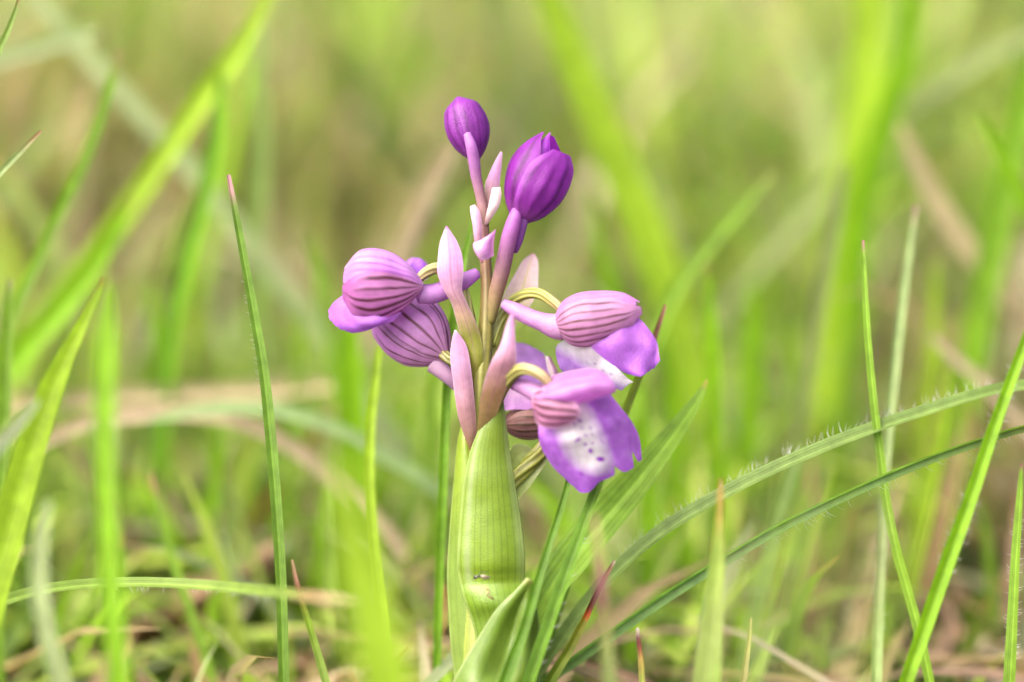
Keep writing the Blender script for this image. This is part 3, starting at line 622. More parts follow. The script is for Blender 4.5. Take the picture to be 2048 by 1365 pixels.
# left sheath, behind
npart('sheathing_leaf', strip_net([(926, 846, 934, 846, 3, 0), (917, 890, 944, 880, 3, 2), (910, 960, 962, 955, 3, 3), (902, 1050, 985, 1050, 3, 4), (896, 1140, 1005, 1140, 3, 4), (898, 1210, 1015, 1210, 3, 4), (903, 1290, 1020, 1290, 3, 4), (911, 1365, 1025, 1365, 3, 4), (918, 1500, 1020, 1500, 3, 4), (922, 1740, 985, 1740, 3, 3)], 3, bscale=0.5),
      leafcol([(0, (165, 195, 50)), (.15, (170, 200, 60)), (.4, (148, 182, 72)), (1, (160, 190, 90))], 10, 0.16, (200, 220, 140), .5, .05), 80, 40, mat='leaf', thick=0.2)['label'] = 'pale sheath wrapping the stem on its far side'
# main leaf with the transverse dent where the midge lies
npart('sheathing_leaf', strip_net([(1000, 784, 1004, 784, -2.5, 0), (983, 812, 1006, 808, -2.2, 1.0), (962, 855, 1011, 850, -1.8, 2.0), (942, 905, 1018, 900, -1.2, 2.6), (930, 965, 1028, 962, -0.8, 3.0), (922, 1030, 1039, 1028, -0.4, 3.4), (917, 1090, 1047, 1090, -0.2, 3.8), (916, 1128, 1049, 1128, 0, 3.9), (918, 1150, 1048, 1150, 0.3, 3.1), (922, 1170, 1047, 1166, .4, 2.9), (928, 1192, 1050, 1186, 0.2, 4.2), (936, 1214, 1052, 1208, 0, 4.5), (946, 1244, 1055, 1240, 0.2, 3.6), (955, 1290, 1056, 1290, 0.5, 3.2), (960, 1365, 1056, 1365, .8, 3.2), (955, 1500, 1040, 1500, 1.5, 3), (945, 1740, 985, 1740, 2, 2)], 3, ncol=7, bscale=0.36),
      leafband([(0, (140, 160, 82)), (.1, (148, 180, 58)), (.3, (154, 190, 56)), (.5, (160, 196, 58)), (.6, (154, 194, 52)), (.7, (142, 182, 54)), (1, (150, 185, 85))], 10, 0.36, (205, 222, 150), .6, .045), 130, 56, mat='leaf', thick=0.2, wob=0.25, wfreq=0.3)['label'] = 'tall pointed leaf with a dent holding the dead midge'
# lower leaf, its free edge running diagonally
npart('sheathing_leaf', [
    [(1056, 1158, -4.6), (1058, 1158, -4.7), (1060, 1158, -4.7), (1062, 1160, -4.6), (1064, 1162, -4.5)],
    [(1026, 1188, -4.6), (1038, 1184, -4.7), (1050, 1182, -4.4), (1059, 1182, -4.3), (1065, 1188, -3.4)],
    [(990, 1224, -4.6), (1010, 1224, -4.8), (1034, 1226, -3.9), (1056, 1230, -4.4), (1072, 1238, -2.4)],
    [(955, 1280, -4.4), (982, 1284, -4.9), (1018, 1288, -3.9), (1050, 1292, -4.6), (1076, 1300, -2)],
    [(925, 1332, -4), (958, 1340, -5), (1004, 1346, -4.1), (1048, 1350, -4.6), (1072, 1356, -1.4)],
    [(902, 1390, -3), (940, 1400, -5.4), (990, 1405, -5.6), (1040, 1405, -3.6), (1062, 1410, .8)],
    [(896, 1520, -1), (930, 1530, -4.4), (980, 1535, -5), (1020, 1530, -3.4), (1044, 1520, 2)],
    [(915, 1745, 1), (930, 1745, -2), (952, 1745, -2.8), (975, 1745, -2), (988, 1745, 2)]],
    leafcol([(0, (190, 195, 110)), (.08, (140, 172, 64)), (.3, (130, 168, 50)), (.6, (136, 172, 58)), (1, (150, 185, 85))], 8, 0.18, (205, 222, 150), .75, .05), 90, 40, mat='leaf', thick=0.3, wob=0.3, wfreq=0.25)['label'] = 'lower leaf wrapping round with a pale diagonal edge'

# ---- bracts
MAUVE, PINK, TANB, GREENB = (205, 150, 190), (222, 170, 215), (185, 160, 120), (135, 150, 55)
def bractcol(stops, mid=(150, 100, 115), ma=0.6, edge=(240, 200, 235), ea=0.6):
    def f(u, v, px, py):
        c = ramp(stops, v)
        m = np.exp(-((u - 0.5) / 0.035) ** 2) * ma * np.clip(v / .15, 0, 1) * np.clip((1 - v) / .3, 0, 1)
        c = c + (alb(mid) - c) * m[:, None]
        c = c * 1.12; k = np.abs(((u * 7) % 1) - 0.5); c = c * (1 - 0.14 * np.clip(1 - k / 0.15, 0, 1))[:, None]
        e = np.clip(1 - np.minimum(u, 1 - u) / 0.08, 0, 1) * ea * np.clip((0.8 - v) / .3, 0, 1)
        return c + (alb(edge) - c) * e[:, None]
    return f
npart('bract', strip_net([(892, 454, 894, 454, -2, 0), (887, 466, 902, 465, -2, .5), (880, 486, 914, 484, -2.1, 1.0), (876, 515, 924, 512, -2.2, 1.2), (875, 548, 927, 545, -2.2, 1.4), (888, 582, 924, 578, -1.8, 1.4), (902, 606, 936, 610, -1.2, 1.3), (912, 640, 950, 640, -.8, 1.2), (922, 676, 962, 676, -.4, 1.1), (934, 715, 966, 715, 0, 1.0), (944, 760, 964, 760, .6, .7), (952, 800, 962, 800, 1, .2)], 1, bscale=0.3),
      bractcol([(0, (200, 120, 195)), (.08, (228, 172, 225)), (.35, (225, 168, 215)), (.5, (205, 160, 175)), (.62, (195, 165, 135)), (.72, (150, 155, 65)), (1, (135, 140, 50))]), 60, 24, wob=.3, wfreq=.3)
npart('bract', strip_net([(909, 660, 912, 660, -1, 0), (905, 674, 922, 674, -1, .5), (902, 690, 932, 690, -1, .8), (900, 715, 938, 712, -1, 1.2), (905, 755, 944, 752, -1, 1.5), (910, 795, 948, 792, -1, 1.5), (917, 838, 952, 838, -.8, 1.4), (928, 872, 953, 870, -.5, 1), (939, 900, 950, 900, 0, .3)], 1, bscale=0.3),
      bractcol([(0, (240, 220, 235)), (.06, (215, 165, 210)), (.4, (205, 155, 195)), (.7, (180, 135, 145)), (1, (150, 120, 75))], ma=.3), 50, 24, wob=.3, wfreq=.3)
npart('bract', strip_net([(1022, 628, 1027, 628, -6, 0), (1012, 652, 1029, 650, -6, .6), (1001, 690, 1031, 688, -6.5, 1.2), (984, 722, 1033, 722, -6.5, 1.6), (971, 755, 1027, 752, -5.5, 1.7), (962, 790, 1010, 785, -4.5, 1.6), (957, 830, 995, 826, -3, 1.3), (953, 870, 975, 868, -1.5, .6)], 1, bscale=0.3),
      bractcol([(0, (205, 150, 195)), (.2, (212, 160, 200)), (.45, (195, 145, 165)), (.7, (160, 125, 95)), (1, (140, 125, 70))]), 50, 24, wob=.3, wfreq=.3)
npart('bract', strip_net([(1064, 508, 1069, 508, 6, 0), (1046, 522, 1076, 524, 5.6, -.5), (1028, 552, 1076, 556, 5, -1.2), (1010, 585, 1073, 590, 4.5, -1.6), (998, 622, 1046, 632, 4, -1.6), (986, 662, 1020, 668, 3, -1.2), (980, 700, 1000, 705, 2.4, -.8), (974, 750, 988, 750, 2, 0)], 1, bscale=0.3),
      bractcol([(0, (200, 140, 165)), (.08, (220, 185, 200)), (.4, (222, 195, 190)), (.65, (205, 200, 120)), (1, (175, 185, 70))], mid=(200, 195, 100), ma=.8), 50, 24, wob=0.12)
npart('bract', strip_net([(1001, 303, 1005, 306, 1.5, 0), (990, 322, 1004, 326, 1.5, .3), (977, 350, 1001, 354, 1.5, .6), (970, 372, 998, 378, 1.4, .7), (971, 400, 990, 404, 1.2, .4), (968, 432, 978, 432, 1, .2)], .5, bscale=0.5),
      bractcol([(0, (215, 165, 205)), (.4, (220, 160, 215)), (.7, (190, 150, 150)), (1, (160, 120, 110))]), 30, 14)
npart('bract', strip_net([(984, 376, 1001, 374, -.5, .3), (981, 392, 1003, 392, -.6, .7), (977, 410, 998, 414, -.6, .8), (972, 430, 986, 434, -.3, .4), (968, 450, 974, 450, .2, .1)], .5, bscale=0.5),
      bractcol([(0, (240, 215, 220)), (.5, (242, 222, 225)), (1, (190, 150, 150))]), 26, 12)
npart('bract', strip_net([(940, 413, 950, 409, -.5, .2), (941, 428, 960, 425, -.7, .7), (945, 450, 964, 448, -.7, .8), (948, 475, 964, 475, -.5, .6), (952, 500, 966, 502, 0, .3), (960, 525, 968, 525, .4, .1)], .5, bscale=0.5),
      bractcol([(0, (235, 195, 230)), (.5, (225, 175, 205)), (1, (185, 130, 140))]), 30, 14)
npart('bract', [[(992, 458, -2), (990, 470, -2.4), (988, 482, -2.4), (987, 500, -2), (988, 512, -1.5)],
                [(978, 470, -3), (976, 480, -3.6), (976, 492, -3.6), (978, 506, -3.2), (980, 516, -2.4)],
                [(962, 480, -3), (958, 488, -3.6), (960, 500, -3.8), (966, 512, -3.4), (972, 520, -2.6)],
                [(947, 486, -2.2), (946, 492, -2.6), (949, 503, -2.8), (956, 515, -2.6), (964, 521, -2.2)]],
      bractcol([(0, (205, 140, 195)), (.5, (220, 160, 225)), (.85, (245, 205, 238)), (1, (230, 160, 225))], ma=0), 30, 20)
npart('bract', strip_net([(1096, 898, 1101, 906, 4, 0), (1072, 900, 1092, 925, 3.5, -.6), (1048, 890, 1076, 950, 3, -1.4), (1028, 890, 1058, 976, 2.6, -1.8), (1018, 910, 1040, 995, 2.2, -1.4), (1010, 950, 1026, 1015, 2, -.6)], 1, bscale=0.3),
      bractcol([(0, (165, 165, 110)), (.4, (185, 200, 130)), (1, (180, 205, 80))], mid=(150, 165, 60), edge=(205, 215, 160)), 40, 20)

# ---- flowers
E_CAM = -FWD
def frame(B, T, upish):
    a = unit(T - B); e1 = unit(upish - a * np.dot(upish, a)); e2 = np.cross(a, e1)
    if np.dot(e2, E_CAM) < 0: e2 = -e2
    return e1, e2
def flower(label):
    f = empty('flower', (0, 0, 0), orchid); f['_w'] = FOOT.tolist(); f['label'] = label
    return f
def spart(name, parent, *a, mat='petal', thick=0.0, **k):
    g = Geo(); g.add(*sepal(*a, **k)); return g.build(name, mat, parent, thick)
VIO, LIL, PALE = (196, 122, 236), (222, 160, 235), (240, 205, 240)
STR = (84, 30, 40)
OV = [(0, (150, 145, 65)), (.5, (180, 175, 95)), (1, (165, 150, 85))]

# flower at the left, hood in profile
f1 = flower('left flower in profile with a striped hood over a plain violet lip')
B, T = V(846, 572, -2.5), V(689, 566, -2.0); e1, e2 = frame(B, T, UP)
R1, R2 = 71 * PX, 56 * PX
P1 = [.10, .50, .75, .92, 1.0, .99, .87, .45]
lat = stripes((222, 146, 212), STR, 5.5, 0.24, 1.0, tip=(188, 96, 178), tipamt=.6, edgec=(110, 50, 60), edgea=.5, pale=(230, 180, 205), palea=.5, seed=1.0)
dor = stripes((212, 138, 236), (150, 72, 165), 3.0, 0.14, 0.7, tip=(225, 170, 240), tipamt=.5, pale=(228, 175, 225), palea=.6, seed=2.0)
TL = V(688, 570, -2.2)
spart('lateral_sepal', f1, B, TL, e1, e2, R1 * .96, R2, 118, 48, lat, rad=1.06, prof=P1, groove=0.022, ng=5, edge=0.04, taper=.4, tstart=.65)
spart('lateral_sepal', f1, B, TL, e1, e2, R1 * .96, R2, -118, 48, lat, rad=1.03, prof=P1, groove=0.018, ng=5)
spart('petal', f1, B, T, e1, e2, R1, R2, 66, 36, dor, rad=0.96, prof=P1, groove=0.02, ng=3)
spart('petal', f1, B, T, e1, e2, R1, R2, -66, 36, dor, rad=0.96, prof=P1)
spart('dorsal_sepal', f1, B, T, e1, e2, R1, R2, 4, 50, stripes((226, 168, 238), (178, 96, 200), 4, .12, .6, tip=(235, 190, 245), tipamt=.5, seed=.4), rad=1.0, prof=P1, groove=0.02, ng=4)
def lipcol(base, white=None, wf=None, edge=(165, 75, 215), ea=.35, spots=None):
    def f(u, v, px, py):
        c = np.repeat(alb(base)[None], len(u), 0)
        nz = np.array([mnoise.noise(Vector((a * .06, b * .06, 3.1))) for a, b in zip(px, py)])
        c = c * (1 + .10 * nz)[:, None]
        if wf is not None:
            m = np.clip(wf(u, v, px, py) + nz * .12, 0, 1); c = c + (alb(white) - c) * m[:, None]
        vn = np.abs((((u + .02 * np.sin(9 * v)) * 13) % 1) - .5); c = c * (1 - .10 * np.clip(1 - vn / .14, 0, 1) * np.clip(v * 2, 0, 1))[:, None]
        e = np.clip((v - .9) / .1, 0, 1) * ea; c = c + (alb(edge) - c) * e[:, None]
        if spots:
            for (sx, sy, ax, ay, ang, s_) in spots:
                ca, sa = math.cos(ang), math.sin(ang); dx, dy = px - sx, py - sy
                ax, ay = ax * .95, ay * .95
                q = ((dx * ca + dy * sa) / ax) ** 2 + ((-dx * sa + dy * ca) / ay) ** 2 + nz * .5
                k = np.clip(1.5 - q, 0, 1) * s_; c = c + (alb((160, 70, 205)) - c) * k[:, None]
        return c
    return f
def frill(amp, fr, notches=(), seed=0.0):
    def f(u):
        m = 1 - amp * (0.5 + 0.3 * np.sin(fr * u + seed) + 0.2 * np.sin(2.7 * fr * u + 1.3 + seed))
        for (c, w, a) in notches: m = m - a * np.exp(-((u - c) / w) ** 2)
        return m
    return f
npart('lip', [[(702, 572, -1), (716, 604, -3), (742, 625, -4), (772, 634, -4.5), (806, 624, -4)],
              [(686, 590, -.8), (698, 622, -3), (722, 642, -4.2), (752, 650, -4.4), (788, 641, -3.6)],
              [(668, 605, -.4), (680, 633, -2), (703, 654, -3.2), (735, 659, -3.4), (774, 646, -2.6)],
              [(654, 624, 0.4), (660, 643, -.8), (680, 661, -1.6), (716, 666, -2.2), (762, 650, -2)]],
      lipcol((202, 124, 240)), 40, 60, parent=f1, mat='petal', wob=.25, margin=frill(.06, 26, [(.42, .02, .08)]))
tpart('spur', [(838, 588, -1.2), (866, 588, -.6), (895, 578, 0), (925, 564, .6), (955, 546, 1)], [20, 20, 19, 17, 11], [(0, (222, 165, 232)), (.6, (214, 150, 228)), (1, (205, 140, 225))], f1, 'petal')
tpart('ovary', [(836, 560, -2.2), (852, 546, -1.5), (872, 537, -.6), (898, 540, .3), (920, 566, .8), (936, 620, 1), (950, 690, 1)], [9, 12, 13, 13, 13, 13, 11], [(0, (165, 140, 95)), (.25, (190, 185, 120)), (1, (145, 150, 60))], f1, 'stem', ribs=6, rib_h=.12, twist=2.5, nr=36)

# flower at the lower left, behind it
f2 = flower('lower left flower seen from behind with an upturned striped hood')
B, T = V(892, 716, 2.0), V(762, 606, 5.5); e1, e2 = frame(B, T, UP)
R1, R2 = 72 * PX, 66 * PX
lat2 = stripes((230, 166, 236), (120, 72, 78), 4.5, 0.13, 0.95, tip=(190, 110, 215), tipamt=.5, pale=(232, 185, 215), palea=.7, edgec=(105, 65, 55), edgea=.6, seed=.2)
spart('lateral_sepal', f2, B, T, e1, e2, R1, R2, 150, 50, lat2, rad=1.02, groove=.012, ng=5)
spart('lateral_sepal', f2, B, T, e1, e2, R1, R2, 60, 52, lat2, rad=1.0, groove=.012, ng=5)
spart('lateral_sepal', f2, B, T, e1, e2, R1, R2, -120, 60, lat2, rad=1.0)
spart('dorsal_sepal', f2, B, T, e1, e2, R1, R2, -38, 50, lat2, rad=1.01)
npart('lip', [[(800, 560, 7), (812, 552, 7), (828, 548, 7), (842, 552, 7), (852, 560, 7)],
              [(806, 536, 7), (818, 530, 6.6), (832, 530, 6.6), (846, 534, 6.6), (858, 546, 7)],
              [(816, 520, 7.4), (824, 516, 7), (834, 516, 7), (846, 521, 7), (856, 530, 7.4)]],
      lipcol((190, 118, 238)), 20, 30, parent=f2, mat='petal', wob=.2)
tpart('spur', [(866, 728, 2.5), (884, 742, 2.4), (902, 758, 2.6), (918, 776, 3)], [19, 17, 15, 11], [(0, (232, 195, 225)), (1, (222, 175, 225))], f2, 'petal')
tpart('ovary', [(884, 708, 1.6), (896, 716, 1.2), (912, 724, .9), (930, 745, .9), (945, 790, 1), (955, 850, 1.2)], [12, 13, 14, 14, 13, 11], [(0, (150, 140, 85)), (.3, (135, 150, 65)), (1, (150, 155, 70))], f2, 'stem', ribs=6, rib_h=.12, twist=2.5, nr=36)

# flower at the right, hood in profile
f3 = flower('right flower in profile with a long lilac spur and a folded violet lip')
B, T = V(1106, 651, -1.0), V(1282, 617, -2.2); e1, e2 = frame(B, T, UP)
R1, R2 = 53 * PX, 50 * PX
P3 = [0.14, 0.80, 0.98, 1.0, 0.94, 0.84, 0.66, 0.26]
lat3 = stripes((228, 168, 216), (104, 58, 58), 6.5, 0.2, 1.0, tip=(228, 175, 222), tipamt=.4, edgec=(225, 165, 215), edgea=.5, pale=(222, 165, 200), palea=.5, seed=.7)
dor3 = stripes((224, 160, 226), (185, 112, 190), 4, .12, .5, seed=1.2)
spart('lateral_sepal', f3, B, T, e1, e2, R1, R2, 108, 54, lat3, rad=1.05, prof=P3, groove=.014, ng=6, taper=.5, edge=.05)
spart('lateral_sepal', f3, B, T, e1, e2, R1, R2, -108, 54, lat3, rad=1.02, prof=P3)
spart('petal', f3, B, T, e1, e2, R1, R2, 48, 30, dor3, rad=.97, prof=P3, t1=.96)
spart('petal', f3, B, T, e1, e2, R1, R2, -48, 30, dor3, rad=.97, prof=P3, t1=.96)
spart('dorsal_sepal', f3, B, T, e1, e2, R1, R2, 5, 48, dor3, rad=1.0, prof=P3, t0=.04, groove=.02, ng=3)
w3 = lambda u, v, px, py: np.clip(1.5 - np.abs((py - 712) - 0.62 * (px - 1180)) / 24.0, 0, 1)
npart('lip', [[[(1168, 682, -2), (1200, 670, -3), (1235, 654, -3.5), (1258, 640, -3), (1270, 630, -2)],
               [(1185, 697, -2.4), (1215, 692, -3.6), (1248, 680, -3.8), (1277, 664, -3.2), (1291, 650, -2.4)],
               [(1200, 711, -2.8), (1232, 712, -3.6), (1265, 706, -3.2), (1298, 694, -3.6), (1313, 682, -2.6)],
               [(1214, 722, -2.8), (1246, 735, -3.0), (1276, 740, -3.4), (1304, 729, -2.6), (1318, 710, -3.2)],
               [(1226, 730, -2.5), (1256, 749, -2.2), (1284, 753, -3.4), (1306, 740, -1.8), (1320, 722, -3.4)]],
              [[(1128, 680, 0), (1150, 680, -1), (1170, 682, -2), (1186, 694, -2.5), (1202, 708, -3)],
               [(1113, 692, 1), (1140, 699, 0), (1172, 707, -1.5), (1202, 717, -2.5), (1226, 728, -2.6)],
               [(1113, 714, 2), (1142, 722, 1), (1176, 732, -.5), (1212, 742, -2), (1244, 745, -2.5)],
               [(1120, 736, 2.5), (1152, 747, 2), (1188, 758, 0), (1226, 765, -1.5), (1256, 758, -2)],
               [(1128, 746, 3), (1162, 762, 2.5), (1200, 773, 1), (1240, 782, -1), (1267, 766, -2)]]],
      [lipcol((202, 122, 240), edge=(140, 40, 200), ea=.5), lipcol((206, 146, 240), (252, 244, 252), w3, spots=[(1190, 728, 4, 3, .6, .5), (1206, 742, 4, 3, .6, .5), (1222, 748, 4, 3, 0, .5)])],
      44, 56, parent=f3, mat='petal', wob=.45, wfreq=.35, margin=frill(.05, 22, [(.72, .03, .06)], .5))
tpart('spur', [(1128, 655, -1), (1108, 652, -.8), (1084, 644, -.4), (1058, 634, 0), (1030, 620, .3), (1006, 607, .5)], [27, 25, 19, 17, 15, 10], [(0, (226, 175, 222)), (.5, (222, 168, 226)), (1, (228, 180, 232))], f3, 'petal')
tpart('ovary', [(1128, 622, 0), (1104, 602, .4), (1078, 588, .9), (1050, 589, 1.6), (1022, 606, 2.4), (1000, 640, 2.6), (986, 690, 2)], [9, 11, 12, 12, 12, 12, 10], [(0, (195, 160, 125)), (.2, (185, 180, 90)), (.6, (190, 192, 85)), (1, (160, 170, 65))], f3, 'stem', ribs=6, rib_h=.13, twist=2.5, nr=36)

# flower at the back, mostly hidden
f5 = flower('back flower mostly hidden behind the white-throated one')
B, T = V(1000, 848, 4.5), V(1112, 838, 5.5); e1, e2 = frame(B, T, UP)
R1, R2 = 38 * PX, 44 * PX
lat5 = stripes((170, 125, 120), (85, 70, 35), 6, .2, .9, seed=.5)
spart('lateral_sepal', f5, B, T, e1, e2, R1, R2, 110, 72, lat5, rad=1.0, groove=.04, ng=6)
spart('lateral_sepal', f5, B, T, e1, e2, R1, R2, -110, 72, lat5, rad=1.0)
npart('petal', [[(1003, 822, 3.2), (1024, 820, 2.8), (1046, 820, 2.8), (1068, 822, 3), (1086, 824, 3.4)],
                [(1004, 795, 4), (1026, 792, 3.4), (1048, 792, 3.4), (1070, 796, 3.6), (1090, 800, 4)],
                [(1010, 765, 4.6), (1030, 760, 4.2), (1050, 762, 4.2), (1072, 768, 4.4), (1092, 776, 4.8)]],
      lipcol((210, 150, 226), (236, 200, 232), lambda u, v, px, py: np.clip(v * 1.1 - .2, 0, 1)), 24, 30, parent=f5, mat='petal', wob=.15)
npart('lip', [[(985, 770, 6), (1010, 775, 5.6), (1040, 776, 5.6), (1070, 772, 5.8), (1096, 765, 6)],
              [(975, 735, 6.4), (1005, 735, 5.6), (1040, 738, 5.4), (1072, 742, 5.6), (1098, 748, 6)],
              [(978, 712, 6.6), (1006, 702, 6), (1040, 704, 5.8), (1070, 716, 5.8), (1094, 730, 6.2)],
              [(990, 694, 7), (1012, 686, 6.4), (1036, 685, 6.2), (1062, 692, 6.2), (1088, 708, 6.6)]],
      lipcol((204, 146, 236)), 30, 40, parent=f5, mat='petal', wob=.2, margin=frill(.03, 18))
npart('column', strip_net([(1091, 712, 1101, 714, 4, .3), (1092, 726, 1107, 726, 4, .8), (1096, 742, 1114, 738, 4, 1), (1102, 756, 1118, 754, 4, .6)], .6),
      lipcol((205, 150, 185), (248, 232, 236), lambda u, v, px, py: np.clip(1.2 - u * 1.4, 0, 1)), 16, 12, parent=f5, mat='petal')
tpart('ovary', [(1092, 862, 4.5), (1088, 890, 4), (1072, 915, 3.4), (1050, 938, 3), (1030, 962, 2.8), (1008, 1000, 2.6)], [13, 16, 18, 18, 17, 13], [(0, (140, 125, 70)), (.4, (150, 155, 60)), (1, (185, 195, 70))], f5, 'stem', ribs=6, rib_h=.12, twist=2.5, nr=36)

# flower in front, facing the camera, white throat with spots
f4 = flower('front flower with a white spotted throat and violet lip')
hoodc = lambda base, st, n, seed: (lambda u, v, px, py: stripes(base, st, n, .16, .55, edgec=(232, 195, 225), edgea=.6, seed=seed)(u, v, None))
npart('dorsal_sepal', [[(1066, 788, -6), (1070, 792, -8), (1074, 797, -9), (1080, 800, -9), (1086, 805, -8)],
                       [(1093, 757, -5), (1105, 768, -9), (1118, 785, -11), (1130, 800, -11), (1140, 812, -9)],
                       [(1142, 741, -5), (1152, 752, -9), (1162, 772, -11.5), (1168, 792, -11), (1170, 806, -9)],
                       [(1188, 737, -6), (1196, 748, -9), (1203, 766, -11), (1206, 782, -11), (1200, 795, -9)],
                       [(1214, 750, -8), (1221, 758, -9.5), (1228, 769, -10), (1231, 780, -10), (1222, 789, -9)]],
      hoodc((220, 156, 226), (160, 84, 170), 6, .3), 44, 36, parent=f4, mat='petal', wob=.2)
npart('petal', [[(1100, 762, -4), (1115, 756, -3.4), (1130, 752, -3)], [(1140, 746, -3.6), (1150, 744, -3), (1160, 745, -2.6)], [(1186, 742, -4), (1196, 746, -3.4), (1204, 752, -3)], [(1212, 764, -5), (1220, 772, -4.5), (1226, 782, -4)]],
      hoodc((226, 175, 235), (205, 140, 215), 3, .9), 30, 14, parent=f4, mat='petal')
npart('lateral_sepal', [[(1066, 786, -7), (1064, 796, -8), (1063, 806, -8), (1064, 816, -8), (1066, 826, -7)],
                        [(1085, 776, -8.5), (1085, 797, -9.4), (1084, 816, -9.6), (1083, 836, -9.4), (1078, 852, -8.6)],
                        [(1115, 780, -9.4), (1117, 800, -10.4), (1117, 820, -10.6), (1114, 840, -10.2), (1106, 857, -9.2)],
                        [(1142, 790, -9.8), (1148, 806, -10.6), (1150, 822, -10.8), (1146, 838, -10.4), (1136, 850, -9.8)],
                        [(1152, 804, -10.2), (1158, 814, -10.6), (1160, 825, -10.6), (1156, 836, -10.4), (1148, 844, -10)]],
      lambda u, v, px, py: stripes((216, 150, 190), (96, 36, 56), 5, .28, 1.0, edgec=(235, 190, 225), edgea=.9, tip=(232, 185, 225), tipamt=.9, seed=.3)(u, v, None), 44, 40, parent=f4, mat='petal', wob=.15)
npart('lateral_sepal', [[(1200, 776, -6), (1206, 784, -7), (1210, 790, -7)], [(1215, 768, -7), (1222, 778, -8.5), (1224, 786, -8)], [(1226, 770, -8), (1232, 778, -9), (1231, 786, -9)]],
      lambda u, v, px, py: np.repeat(alb((235, 180, 190))[None], len(u), 0), 14, 10, parent=f4, mat='petal')
lip4 = [[(1078, 838, -6), (1092, 828, -6), (1116, 812, -6), (1140, 798, -6), (1165, 786, -5.6), (1188, 778, -5), (1206, 774, -4.4)],
        [(1077, 868, -6), (1102, 875, -7), (1137, 868, -8.2), (1165, 858, -8.4), (1190, 846, -8), (1220, 833, -6.6), (1243, 816, -5)],
        [(1083, 896, -5), (1110, 905, -6.4), (1147, 903, -7.6), (1178, 893, -8), (1206, 880, -7.4), (1239, 865, -5.6), (1265, 846, -4)],
        [(1103, 930, -4), (1128, 938, -5.4), (1158, 938, -6.4), (1193, 924, -7), (1224, 910, -6.2), (1254, 895, -4.6), (1279, 880, -3)],
        [(1130, 958, -3.4), (1148, 978, -4.2), (1172, 990, -5), (1207, 966, -5.6), (1247, 945, -5), (1270, 938, -3.8), (1284, 924, -2.4)]]
w4 = lambda u, v, px, py: np.clip(1.22 - (((px - 1164 - (py - 880) * .42) / 42.0) ** 2 + ((py - 868) / 78.0) ** 4) * .72, 0, 1)
sp4 = [(1159, 844, 5, 4, .5, .8), (1149, 850, 3, 4, 0, .6), (1163, 858, 4, 3, .4, .7), (1181, 858, 5, 3, .9, .6), (1184, 870, 3, 3, 0, .5), (1156, 882, 8, 3.5, -.5, .9), (1171, 873, 4, 3, .2, .6),
       (1171, 891, 4, 4, .3, .8), (1185, 888, 4, 3, 0, .7), (1181, 903, 5, 5, .8, .95), (1204, 884, 8, 2.5, 1.0, .5), (1200, 918, 9, 5, .1, 1.0), (1163, 949, 5, 4, .5, .5)]
npart('lip', lip4, lipcol((200, 120, 240), (255, 250, 255), w4, edge=(158, 66, 214), ea=.6, spots=sp4), 110, 130, parent=f4, mat='petal', wob=.5, wfreq=.28,
      margin=frill(.03, 15, [(.63, .022, .09), (.87, .03, .15)], .2))
tpart('ovary', [(1100, 768, -7.6), (1084, 752, -7.6), (1062, 741, -7.2), (1040, 740, -6.4), (1020, 756, -5), (1000, 790, -3), (978, 840, -1)], [10, 12, 13, 14, 14, 13, 11], [(0, (185, 155, 120)), (.3, (152, 148, 80)), (1, (145, 135, 75))], f4, 'stem', ribs=6, rib_h=.12, twist=2.5, nr=36)
tpart('spur', [(1082, 792, -6.4), (1064, 782, -5.6), (1044, 772, -4.4), (1026, 764, -3.2), (1012, 760, -2.4)], [18, 17, 16, 15, 10], [(0, (225, 170, 222)), (1, (212, 155, 222))], f4, 'petal')

# ---- buds
def budcol(base, dark, n=4, ea=.7, seed=0.0, hi=(205, 120, 225)):  # hi is a highlight painted into the sepal edges
    s_ = stripes(base, dark, n, .2, .55, edgec=hi, edgea=ea, seed=seed)
    def f(u, t, W):
        c = s_(u, t, W); k = np.clip(1 - t / .25, 0, 1) * .5
        return c + (alb((190, 120, 185)) - c) * k[:, None]
    return f
BUDP = [0.12, 0.55, 0.83, 0.97, 1.0, 0.93, 0.72, 0.06]
b1 = empty('flower_bud', (0, 0, 0), orchid); b1['_w'] = FOOT.tolist(); b1['label'] = 'small closed purple bud at the top of the spike'
B, T = V(954, 322, 2.2), V(915, 194, 2.8); e1, e2 = frame(B, T, E_CAM); rt = unit(np.cross(T - B, e1)); rt = rt if rt[0] > 0 else -rt
R = 44 * PX
bc = budcol((160, 66, 180), (96, 26, 108), 4.5, .5, .3)
spart('sepal', b1, B, T, e1, rt, R, R, -62, 66, bc, rad=1.0, prof=BUDP, taper=.05, groove=.03, ng=4, nu=36)
spart('sepal', b1, B, T, e1, rt, R, R, 55, 66, bc, rad=1.05, prof=BUDP, taper=.05, groove=.03, ng=4, nu=36)
spart('sepal', b1, B, T, e1, rt, R, R, 180, 80, bc, rad=1.0, prof=BUDP, taper=.05, nu=36)
tpart('ovary', [(934, 268, -1.2), (942, 292, -1.4), (948, 322, -.8), (952, 352, -.2), (960, 390, .4), (968, 432, .8), (970, 470, 1)], [9, 13, 14, 13, 12, 12, 8], [(0, (200, 130, 215)), (.3, (205, 140, 210)), (.6, (195, 150, 165)), (.85, (190, 155, 140)), (1, (150, 110, 90))], b1, 'bract')
b2 = empty('flower_bud', (0, 0, 0), orchid); b2['_w'] = FOOT.tolist(); b2['label'] = 'large opening dark purple bud below the top bud'
B, T = V(1034, 446, -.5), V(1100, 270, -.8); e1, e2 = frame(B, T, E_CAM); rt = unit(np.cross(T - B, e1)); rt = rt if rt[0] > 0 else -rt
R = 62 * PX
bA, bB = budcol((164, 58, 184), (92, 18, 108), 4.5, .35, .2), budcol((150, 44, 170), (70, 16, 62), 3.5, .2, .8)
